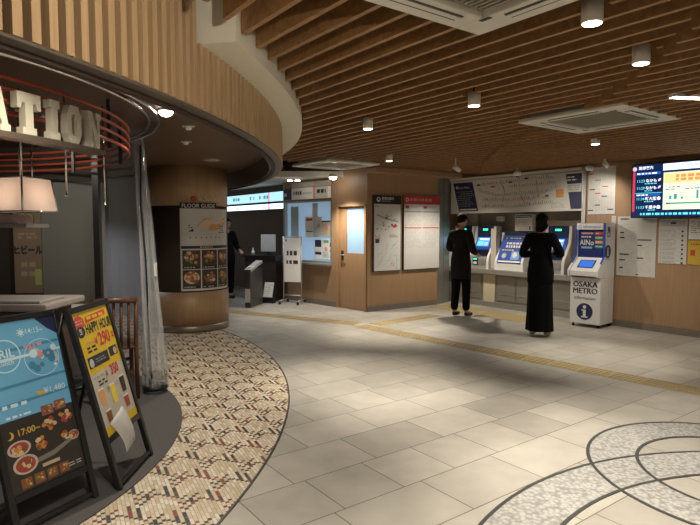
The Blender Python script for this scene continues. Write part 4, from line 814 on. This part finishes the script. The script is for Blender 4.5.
def d_menu(b, x0, z0, x1, z1):
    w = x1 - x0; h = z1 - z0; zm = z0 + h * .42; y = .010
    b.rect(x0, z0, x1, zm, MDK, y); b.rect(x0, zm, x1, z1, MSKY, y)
    b.poly([(x0 + w * .72, z1), (x1, z1), (x1, z1 - h * .12), (x0 + w * .86, z1 - h * .07)], NAVY, y - .001)
    for k in range(9): zz = zm + .02 + k * .045; b.poly([(x0, zz), (x1, zz + .012), (x1, zz + .024), (x0, zz + .016)], MSEA if k % 2 else MPALE, y - .0006) if k in (1, 3, 6, 7) else None
    def ring_(cx, cz, r, t_, m): 
        for k in range(24):
            a, c = 2 * PI * k / 24, 2 * PI * (k + 1) / 24; b.poly([(cx + r * math.cos(a), cz + r * math.sin(a)), (cx + r * math.cos(c), cz + r * math.sin(c)), (cx + (r - t_) * math.cos(c), cz + (r - t_) * math.sin(c)), (cx + (r - t_) * math.cos(a), cz + (r - t_) * math.sin(a))], m, y - .0015)
    ring_(x0 + w * .24, z1 - h * .20, .085, .006, MPALE); b.text('TRIL', .062, x0 + w * .22, z1 - h * .21, MPALE, y - .002, .02); b.text('Lunch', .035, x0 + w * .24, z1 - h * .255, MPALE, y - .002, .01)
    b.disc(x0 + w * .50, z1 - h * .075, .014, MPALE, y - .002)
    for k in range(8): a = k * PI / 4; b.rect(x0 + w * .50 + .02 * math.cos(a) - .003, z1 - h * .075 + .02 * math.sin(a) - .003, x0 + w * .50 + .02 * math.cos(a) + .003, z1 - h * .075 + .02 * math.sin(a) + .003, MPALE, y - .002)
    b.text('14:15~', .042, x0 + w * .68, z1 - h * .09, MPALE, y - .002, .004, sx=.9)
    ring_(x0 + w * .72, z1 - h * .25, .10, .003, MPALE); b.lines(x0 + w * .5, z1 - h * .15, x0 + w * .75, z1 - h * .18, 1, PINK, y - .0018, .6, .03, 1)
    r = random.Random(2)
    for k in range(22): px, pz = x0 + w * (.5 + r.random() * .4), z1 - h * (.19 + r.random() * .13); b.disc(px, pz, .008 + r.random() * .018, r.choice((MPALE, PINK, M('shell', (.45, .6, .62), .5), MSEA)), y - .0017 - k * 2e-5, n=8)
    b.lines(x0 + w * .08, zm + h * .10, x0 + w * .4, zm + h * .065, 1, MPALE, y - .0018, .6, .05, 1); b.text('¥1,480', .045, x0 + w * .80, zm + h * .10, MPALE, y - .002); b.rect(x0 + w * .55, zm + h * .10, x0 + w * .66, zm + h * .125, MY, y - .0018); b.lines(x0 + w * .1, zm + h * .03, x0 + w * .45, zm + h * .005, 1, MPALE, y - .0018, .5, .03, 1)
    food(b, x0 + w * .55, zm - h * .03, x0 + w * .72, zm + h * .03, y - .002, 9, M('menu_red', (.28, .10, .09), .5), False); food(b, x0 + w * .74, zm - h * .02, x0 + w * .9, zm + h * .04, y - .002, 10, M('menu_red'), False)
    b.disc(x0 + w * .10, zm - h * .085, .020, MY, y - .002); b.disc(x0 + w * .075, zm - h * .08, .018, MDK, y - .0022); b.text('17:00~', .045, x0 + w * .34, zm - h * .10, MY, y - .002, .015)
    def dish(cx, cz, rx, rz_, sd, plate): 
        rr_ = random.Random(sd)
        if plate: b.disc(x0 + w * cx, z0 + h * cz, w * rx, M('dish_white', (.52, .46, .40), .4), y - .0018, h * rz_); b.disc(x0 + w * cx, z0 + h * cz, w * rx * .8, FD[2], y - .002, h * rz_ * .8)
        for k in range(18): a = rr_.random() * 6.28; q = rr_.random() * .65; b.poly([(x0 + w * (cx + rx * q * math.cos(a)) + .014 * math.cos(g + k), z0 + h * (cz + rz_ * q * math.sin(a)) + .012 * math.sin(g + k)) for g in (0, 1.3, 2.5, 3.8, 5)], rr_.choice(FD[:4]), y - .0023 - k * 2e-5)
    dish(.62, .335, .13, .05, 1, False); dish(.86, .35, .13, .055, 2, False); dish(.18, .25, .15, .045, 3, True); dish(.22, .15, .16, .055, 4, True); dish(.46, .235, .10, .055, 5, False); dish(.80, .235, .07, .04, 6, False); dish(.92, .215, .08, .03, 7, True)
    b.poly([(x0 + w * .30, z0 + h * .155), (x0 + w * .6, z0 + h * .17), (x1, z0 + h * .225), (x1, z0 + h * .205), (x0 + w * .6, z0 + h * .14), (x0 + w * .30, z0 + h * .13)], M('menu_grey', (.20, .19, .18), .4), y - .0012)
    b.rect(x0 + w * .42, z0 + h * .095, x0 + w * .66, z0 + h * .115, TAN, y - .0025)
    for k in range(4): food(b, x0 + w * (.12 + k * .17), z0 + h * .015, x0 + w * (.26 + k * .17), z0 + h * .075, y - .002, 20 + k, FD[0], False)
    b.lines(x0 + w * .76, z0 + h * .06, x0 + w * .98, z0 + h * .03, 2, LGREY, y - .002, .4, .03)
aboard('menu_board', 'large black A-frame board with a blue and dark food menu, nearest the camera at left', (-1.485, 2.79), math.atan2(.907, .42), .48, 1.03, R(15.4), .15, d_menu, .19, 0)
HY = M('price_yellow', (.66, .47, .03), .35); HW = M('price_pale', (.52, .49, .42), .35)
def d_happy(b, x0, z0, x1, z1):
    w = x1 - x0; h = z1 - z0; zm = z0 + h * .50; y = .010; X = lambda f: x0 + w * f; Z = lambda f: z0 + h * f
    b.rect(x0, z0, x1, zm, HW, y); b.rect(x0, zm, x1, z1, HY, y); b.rect(x0, z0, x1, Z(.07), HY, y - .0005)
    b.poly([(X(.30), Z(.90)), (X(.90), Z(.92)), (X(.92), Z(.97)), (X(.32), Z(.95))], RED, y - .001); b.lines(X(.35), Z(.955), X(.88), Z(.915), 1, HY, y - .002, .6, .06, 1)
    b.disc(X(.14), Z(.92), w * .13, RED, y - .001, h * .055); b.lines(X(.05), Z(.945), X(.23), Z(.90), 2, PINK, y - .002, .5, .03, 1); b.disc(X(.12), Z(.845), w * .11, INK, y - .0015, h * .045); b.text('生', .04, X(.12), Z(.83), PAPER, y - .002)
    b.text('HAPPY HOUR', .084, X(.62), Z(.815), INK, y - .002, .025, sx=.62); b.text('¥', .06, X(.44), Z(.71), RED, y - .002, .02); b.text('290', .11, X(.68), Z(.69), RED, y - .002, .03, sx=.9); b.lines(X(.90), Z(.77), X(.97), Z(.71), 2, RED, y - .002, .6, .02)
    b.lines(X(.15), Z(.76), X(.42), Z(.735), 1, ORA, y - .002, .5, .04, 1); b.lines(X(.15), Z(.72), X(.40), Z(.66), 2, INK, y - .002, .5, .05, 1)
    b.rect(X(.08), Z(.545), X(.66), Z(.635), INK, y - .001); b.rect(X(.70), Z(.565), X(.94), Z(.645), INK, y - .001); b.disc(X(.16), Z(.585), .026, LGREY, y - .002); b.lines(X(.28), Z(.61), X(.6), Z(.57), 2, GREY, y - .002, .5); b.disc(X(.87), Z(.60), .022, TAN, y - .002)
    b.text('¥', .05, X(.46), Z(.43), RED, y - .002, .02); b.text('350', .085, X(.70), Z(.425), RED, y - .002, .03, sx=.85); b.lines(X(.10), Z(.475), X(.40), Z(.455), 1, GREY, y - .002, .5, .04); b.lines(X(.18), Z(.44), X(.42), Z(.385), 2, INK, y - .002, .5, .05)
    for cx, cz, c, hh in ((.18, .24, ORA, .12), (.50, .20, YEL, .15), (.82, .24, FD[4], .13), (.80, .11, FD[2], .09), (.22, .10, FD[0], .08)):
        b.poly([(X(cx - .06), Z(cz)), (X(cx + .06), Z(cz)), (X(cx + .075), Z(cz + hh)), (X(cx - .075), Z(cz + hh))], c, y - .002); b.rect(X(cx - .075), Z(cz + hh), X(cx + .075), Z(cz + hh + .015), PAPER, y - .002)
    b.lines(X(.34), Z(.36), X(.70), Z(.31), 3, GREY, y - .0018, .4, .04)
hb = aboard('price_board', 'narrow black A-frame board with a yellow happy hour price poster', (-1.286, 3.325), R(89.5), .51, 1.03, R(15), .24, d_happy, .30, 0)
b = MB(); X = Matrix.Rotation(-R(15), 4, 'X'); b.X = X; n = 8
for i in range(n + 1):
    f = i / n; z = .37 - .20 * f; yy = -.012 - .03 * math.sin(f * 2.4)
    b.v += [X @ Vector((-.185 + .045 * f, yy, z)), X @ Vector((-.02, yy - .012, z + .05 - .02 * f))]
k = b.mi(M('limp_paper', (.55, .54, .52), .7))
for i in range(n): b.f.append([2 * i, 2 * i + 2, 2 * i + 3, 2 * i + 1]); b.m.append(k); b.sm.append(True)
o = solo(b, 'paper_sheet', 'curled white paper sheet taped to the lower edge of the happy hour poster', 'paper', (-1.286, 3.325, .0125), R(89.5))
so = o.modifiers.new('thick', 'SOLIDIFY'); so.thickness = .0015
b = MB(); b.disc(0, 0, .01, WHITE)

# ------------------------------------------------------------------ people
def skin_mesh(nodes, edges, root, sub=2):
    keys = list(nodes); me = bpy.data.meshes.new('s'); me.from_pydata([nodes[k][:3] for k in keys], [(keys.index(a), keys.index(c)) for a, c in edges], []); o = bpy.data.objects.new('s', me); COL.objects.link(o)
    o.modifiers.new('sk', 'SKIN').use_smooth_shade = True; sv = me.skin_vertices[0].data
    for i, k in enumerate(keys):
        r = nodes[k][3]; sv[i].radius = r if isinstance(r, tuple) else (r, r); sv[i].use_root = (k == root)
    sb = o.modifiers.new('ss', 'SUBSURF'); sb.levels = sub; sb.render_levels = sub
    bpy.context.view_layer.update(); dg = bpy.context.evaluated_depsgraph_get(); ev = o.evaluated_get(dg).to_mesh()
    out = ([tuple(v.co) for v in ev.vertices], [list(p.vertices) for p in ev.polygons]); o.evaluated_get(dg).to_mesh_clear(); bpy.data.objects.remove(o); return out
def person(label, loc, rz, H, pose, coat_m, leg_m, coat_hem, skirt, shoe_m, hair_long):
    k = H / 1.65; S = Matrix.Scale(k, 4)
    J = {'pelvis': (0, 0, .90), 'waist': (0, 0, 1.03), 'chest': (0, .01, 1.20), 'upper': (0, .015, 1.33), 'neck': (0, .005, 1.42), 'nape': (0, -.005, 1.47)}
    Rb = {'pelvis': (.135, .095), 'waist': (.11, .085), 'chest': (.135, .095), 'upper': (.12, .075), 'neck': (.048, .05), 'nape': (.046, .05)}
    E_t = [('pelvis', 'waist'), ('waist', 'chest'), ('chest', 'upper'), ('upper', 'neck'), ('neck', 'nape')]; E_a = []; E_l = []
    for sd, sx in (('L', -1), ('R', 1)):
        el, wr = pose[sd]
        J['sh' + sd] = (.155 * sx, .015, 1.335); Rb['sh' + sd] = .052; J['el' + sd] = el; Rb['el' + sd] = .040; J['wr' + sd] = wr; Rb['wr' + sd] = .026
        st = pose['step'] * sx
        J['hip' + sd] = (.085 * sx, 0, .84); Rb['hip' + sd] = .082; J['kn' + sd] = (.088 * sx, st * .5 - .015, .47); Rb['kn' + sd] = .056; J['an' + sd] = (.088 * sx, st + .01, .085); Rb['an' + sd] = .037; J['to' + sd] = (.10 * sx, st - .13, .032); Rb['to' + sd] = .03
        E_a += [('upper', 'sh' + sd), ('sh' + sd, 'el' + sd), ('el' + sd, 'wr' + sd)]; E_l += [('pelvis', 'hip' + sd), ('hip' + sd, 'kn' + sd), ('kn' + sd, 'an' + sd), ('an' + sd, 'to' + sd)]
    nd = lambda ks, g=0: {q: (*J[q], tuple(r + g for r in Rb[q]) if isinstance(Rb[q], tuple) else Rb[q] + g) for q in ks}
    body = MB(); body.X = S
    body.add(*skin_mesh(nd(J), E_t + E_a + E_l, 'pelvis'), SKIN, True)
    for sd, sx in (('L', -1), ('R', 1)):            # hands: palm, four fingers, thumb
        el, wr = [Vector(q) for q in pose[sd]]; d = (wr - el).normalized(); up = Vector((0, 0, 1)); side_ = d.cross(up).normalized(); nn = side_.cross(d)
        hn = {'w': (*wr, .024), 'p': (*(wr + d * .05), .030), 'q': (*(wr + d * .085), .026)}; body.add(*skin_mesh(hn, [('w', 'p'), ('p', 'q')], 'w', 1), SKIN, True)
        for f in range(4):
            o_ = wr + d * .075 + side_ * (f - 1.5) * .018; L_ = (.06, .075, .072, .055)[f]
            fn = {'a': (*o_, .010), 'b': (*(o_ + d * L_ * .5 - nn * .008), .0088), 'c': (*(o_ + d * L_ * .8 - nn * .032), .0078)}; body.add(*skin_mesh(fn, [('a', 'b'), ('b', 'c')], 'a', 1), SKIN, True)
        o_ = wr + d * .03 - side_ * sx * .022; fn = {'a': (*o_, .011), 'b': (*(o_ + d * .03 - side_ * sx * .022 - nn * .008), .0098), 'c': (*(o_ + d * .06 - side_ * sx * .026 - nn * .022), .0085)}; body.add(*skin_mesh(fn, [('a', 'b'), ('b', 'c')], 'a', 1), SKIN, True)
    # head
    hc = Vector((0, -.02, 1.545)); vs, fcs = [], []; nu, nv = 20, 14
    for i in range(nv + 1):
        th = PI * i / nv; zz = math.cos(th); rr_ = math.sin(th)
        for q in range(nu):
            a = 2 * PI * q / nu; x, y = rr_ * math.cos(a) * .076, rr_ * math.sin(a) * .095
            if zz < 0: x *= 1 + .28 * zz; y = y * (1 + .12 * zz) - .012 * -zz
            if y < -.05 and abs(x) < .02 and -.35 < zz < .15: y -= .016 * (1 - abs(zz + .15) / .3)
            vs.append(hc + Vector((x, y, zz * .112)))
    fcs = [(i * nu + q, i * nu + (q + 1) % nu, (i + 1) * nu + (q + 1) % nu, (i + 1) * nu + q) for i in range(nv) for q in range(nu)]; body.add(vs, fcs, SKIN, True)
    for sx in (-1, 1):
        body.X = S @ Matrix.Translation(hc + Vector((.03 * sx, -.082, .005))); body.lathe([(.002, -.007), (.011, -.003), (.011, .003), (.002, .007)], WHITE, seg=10, ey=.5); body.X = S @ Matrix.Translation(hc + Vector((.03 * sx, -.088, .005))); body.lathe([(.001, -.005), (.005, 0), (.001, .005)], INK, seg=8, ey=.5)
        body.X = S @ Matrix.Translation(hc + Vector((.077 * sx, .005, -.005))); body.lathe([(.004, -.03), (.013, -.012), (.017, .012), (.006, .03)], SKIN, seg=10, ex=.45)
    body.X = S @ Matrix.Translation(hc + Vector((0, -.086, -.06))); body.lathe([(.003, -.007), (.022, -.002), (.022, .002), (.003, .007)], M('lips', (.42, .16, .14), .5), seg=12, ey=.4)
    root = body.build('person'); root.location = loc; root.rotation_euler.z = rz; tag(root, label, 'person')
    b = MB(); b.X = S; cn = nd(['waist', 'chest', 'upper'] + ['sh' + q for q in 'LR'] + ['el' + q for q in 'LR'], .022)
    for q in 'LR':
        e_, w_ = Vector(J['el' + q]), Vector(J['wr' + q]); p = e_ + (w_ - e_) * .93; cn['wr' + q] = (*p, .042)
    cn['neck'] = (0, .008, 1.40, .058)
    b.add(*skin_mesh(cn, [e for e in E_t if e[1] != 'nape' and e[0] != 'pelvis'] + E_a, 'waist'), coat_m, True)
    b.lathe([(.150, coat_hem), (.155, coat_hem + .01), (.158, .86), (.142, 1.0), (.125, 1.10), (.118, 1.14)], coat_m, seg=32, ex=1.12, ey=.86); b.build('coat', root)
    b = MB(); b.X = S
    if skirt:
        n = 40; zs = [.07, .30, .60, .85, 1.0]; rs = [.17, .16, .155, .15, .125]; vs = []
        for z, r in zip(zs, rs):
            for q in range(n): a = 2 * PI * q / n; g = r * (1 + .07 * math.sin(8 * a) * (1.0 - z)); vs.append((g * 1.05 * math.cos(a), g * .85 * math.sin(a), z))
        b.add(vs, [(i * n + q, i * n + (q + 1) % n, (i + 1) * n + (q + 1) % n, (i + 1) * n + q) for i in range(4) for q in range(n)], leg_m, True); b.build('long_skirt', root)
    else:
        ln = nd(['pelvis'] + [p + q for p in ('hip', 'kn', 'an') for q in 'LR'], .020)
        ln['pelvis'] = (0, 0, .92, (.10, .08))
        for q in 'LR': ln['an' + q] = (*J['an' + q], .062)
        b.add(*skin_mesh(ln, [e for e in E_l if not e[1].startswith('to')], 'pelvis'), leg_m, True); b.build('trousers', root)
    for sd in 'LR':
        b = MB(); b.X = S; an, to = J['an' + sd], J['to' + sd]
        sn = {'h': (an[0], an[1] + .03, .042, .040), 'm': (an[0], an[1] - .04, .045, .043), 't': (to[0], to[1] - .01, .036, .034)}; b.add(*skin_mesh(sn, [('h', 'm'), ('m', 't')], 'h', 2), shoe_m, True); b.build('shoe', root)
    b = MB(); b.X = S; vs = []; nu, nv = 24, 12; drop = .20 if hair_long else .10
    for i in range(nv + 1):
        f = i / nv; th = f * PI * .62; zz = math.cos(th)
        for q in range(nu):
            a = 2 * PI * q / nu; back = .5 + .5 * math.sin(a); r = math.sin(th) * (1.13 + .02 * math.sin(9 * a)); z = zz * .128
            if f > .55: z = math.cos(PI * .62 * .55) * .128 - (f - .55) / .45 * (drop * back ** .7 + .0); r = math.sin(PI * .62 * .55) * 1.13 + (.08 - .28 * (f - .55)) * back
            y = r * math.sin(a) * .095
            if f > .45 and math.sin(a) < -.35: z = max(z, .045)
            vs.append(hc + Vector((r * math.cos(a) * .078, y + .004, z)))
    b.add(vs, [(i * nu + q, i * nu + (q + 1) % nu, (i + 1) * nu + (q + 1) % nu, (i + 1) * nu + q) for i in range(nv) for q in range(nu)], HAIR, True); o = b.build('hair', root)
    m_ = o.modifiers.new('thick', 'SOLIDIFY'); m_.thickness = .008
    return root
FACE = math.atan2(.804, .595)        # turn so that local -Y looks at the ticket wall
FZ = R(126.5)
poseA = {'L': ((-.27, .0, 1.10), (-.13, -.20, 1.14)), 'R': ((.26, .02, 1.09), (.12, -.21, 1.12)), 'step': .03}
person('person in long black clothes with black hair facing a ticket machine beside the kiosk', (2.60, 7.62, .006), FZ + R(18), 1.66, poseA, CLOTHB, CLOTHB, .72, True, M('beige_shoe', (.42, .30, .20), .5), True)
poseB = {'L': ((-.25, .04, 1.08), (-.17, -.17, 1.02)), 'R': ((.25, .0, 1.08), (.13, -.25, 1.08)), 'step': .04}
person('person in a dark coat standing at the leftmost ticket machine', (1.83, 9.22, .012), FZ + R(6), 1.69, poseB, CLOTHG, CLOTHB, .62, False, BLACK, False)
poseC = {'L': ((-.24, .02, 1.08), (-.20, -.20, 1.0)), 'R': ((.24, .02, 1.08), (.20, -.20, 1.0)), 'step': .02}
person('person in dark clothes at the back, half hidden by the round pillar', (-2.56, 11.62, .0), R(40), 1.66, poseC, CLOTHB, CLOTHB, .72, False, BLACK, True)

# ------------------------------------------------------------------ ambient light, added fill spots and added lamps
w = bpy.data.worlds.new('World'); scn.world = w; w.use_nodes = True
w.node_tree.nodes['Background'].inputs['Color'].default_value = (1, .86, .70, 1); w.node_tree.nodes['Background'].inputs['Strength'].default_value = .30
spot(wl(-2.4, 1.0, 2.36), 50, 125, .8)  # added fill over the ticket machine recess, no fitting
t = thing('spotlight', 'added out-of-view spotlight aimed at the curved slat fascia to brighten it', 'spotlight', (.25, 1.25, 2.30), R(55))
b = MB(); b.cyl((0, -.04, 0), (0, .09, .02), .04, WHITE, 16, .034); b.cyl((0, .02, 0), (0, .02, .13), .01, WHITE); b.build('lamp_head', t)  # lamp added out of view to lift the fascia and bulkhead end
spot((.20, 1.28, 2.30), 60, 120, .9, (-.85, 2.4, 2.42))
spot(wl(.9, 1.2, 2.33), 30, 120, .9)
t = thing('spotlight', 'small added spotlight on the slats that brightens the information kiosk', 'spotlight', wl(-1.35, 2.1, 2.36), WR)
b = MB(); b.cyl((0, -.03, .01), (.03, .06, -.05), .035, WHITE, 16, .03); b.cyl((0, 0, 0), (0, 0, .14), .01, WHITE); b.build('lamp_head', t)  # spotlight added to whiten the kiosk front
spot(wl(-1.32, 2.02, 2.31), 26, 75, .9, wl(-.6, .3, 1.0))
b = MB(); b.lathe([(.05, 0), (.055, .004), (.055, .014), (.05, .016)], M('lamp_housing')); b.lathe([(.042, -.003), (.042, 0)], M('bright_lens'))  # unseen lamp added behind the fascia to bring up the cream letters
solo(b, 'downlight', 'added downlight hidden behind the near slat fascia to light the sign letters', 'ceiling lamp', (-1.36, 2.55, 2.324)); spot((-1.36, 2.55, 2.31), 9, 150, .8)
spot((-1.9, 10.6, 2.3), 14, 120, .8, col=(.85, .92, 1))
spot((-1.55, 6.1, 2.3), 22, 130, .9)  # added fill for the pillar poster, no fitting
spot((-2.9, 4.7, 2.3), 9, 140, .9, (-2.95, 6.0, 1.2))  # lamp and fitting below are added to brighten the booth interior
b = MB(); b.lathe([(.04, 0), (.045, .004), (.045, .03)], M('lamp_housing')); b.lathe([(.03, -.003), (.03, 0)], LENS); solo(b, 'downlight', 'small added downlight in the booth ceiling to brighten the grey partition', 'ceiling lamp', (-2.9, 4.7, 2.31))
spot((-4.3, 8.3, 2.3), 22, 120, .9, col=(.9, .92, 1))  # added fill spot behind the booth, no fitting
cam = bpy.data.cameras.new('camera'); cam.sensor_width = 36; cam.lens = 560 / 700 * 36; cam.clip_start = .05
co = bpy.data.objects.new('camera', cam); COL.objects.link(co); co.location = (0, 0, 1.5); co.rotation_euler = (PI / 2 - math.atan(36 / 560), 0, 0); scn.camera = co
scn.view_settings.view_transform = 'Standard'; scn.view_settings.look = 'None'; scn.view_settings.gamma = 1; scn.view_settings.use_curve_mapping = False; scn.view_settings.exposure = 0.3
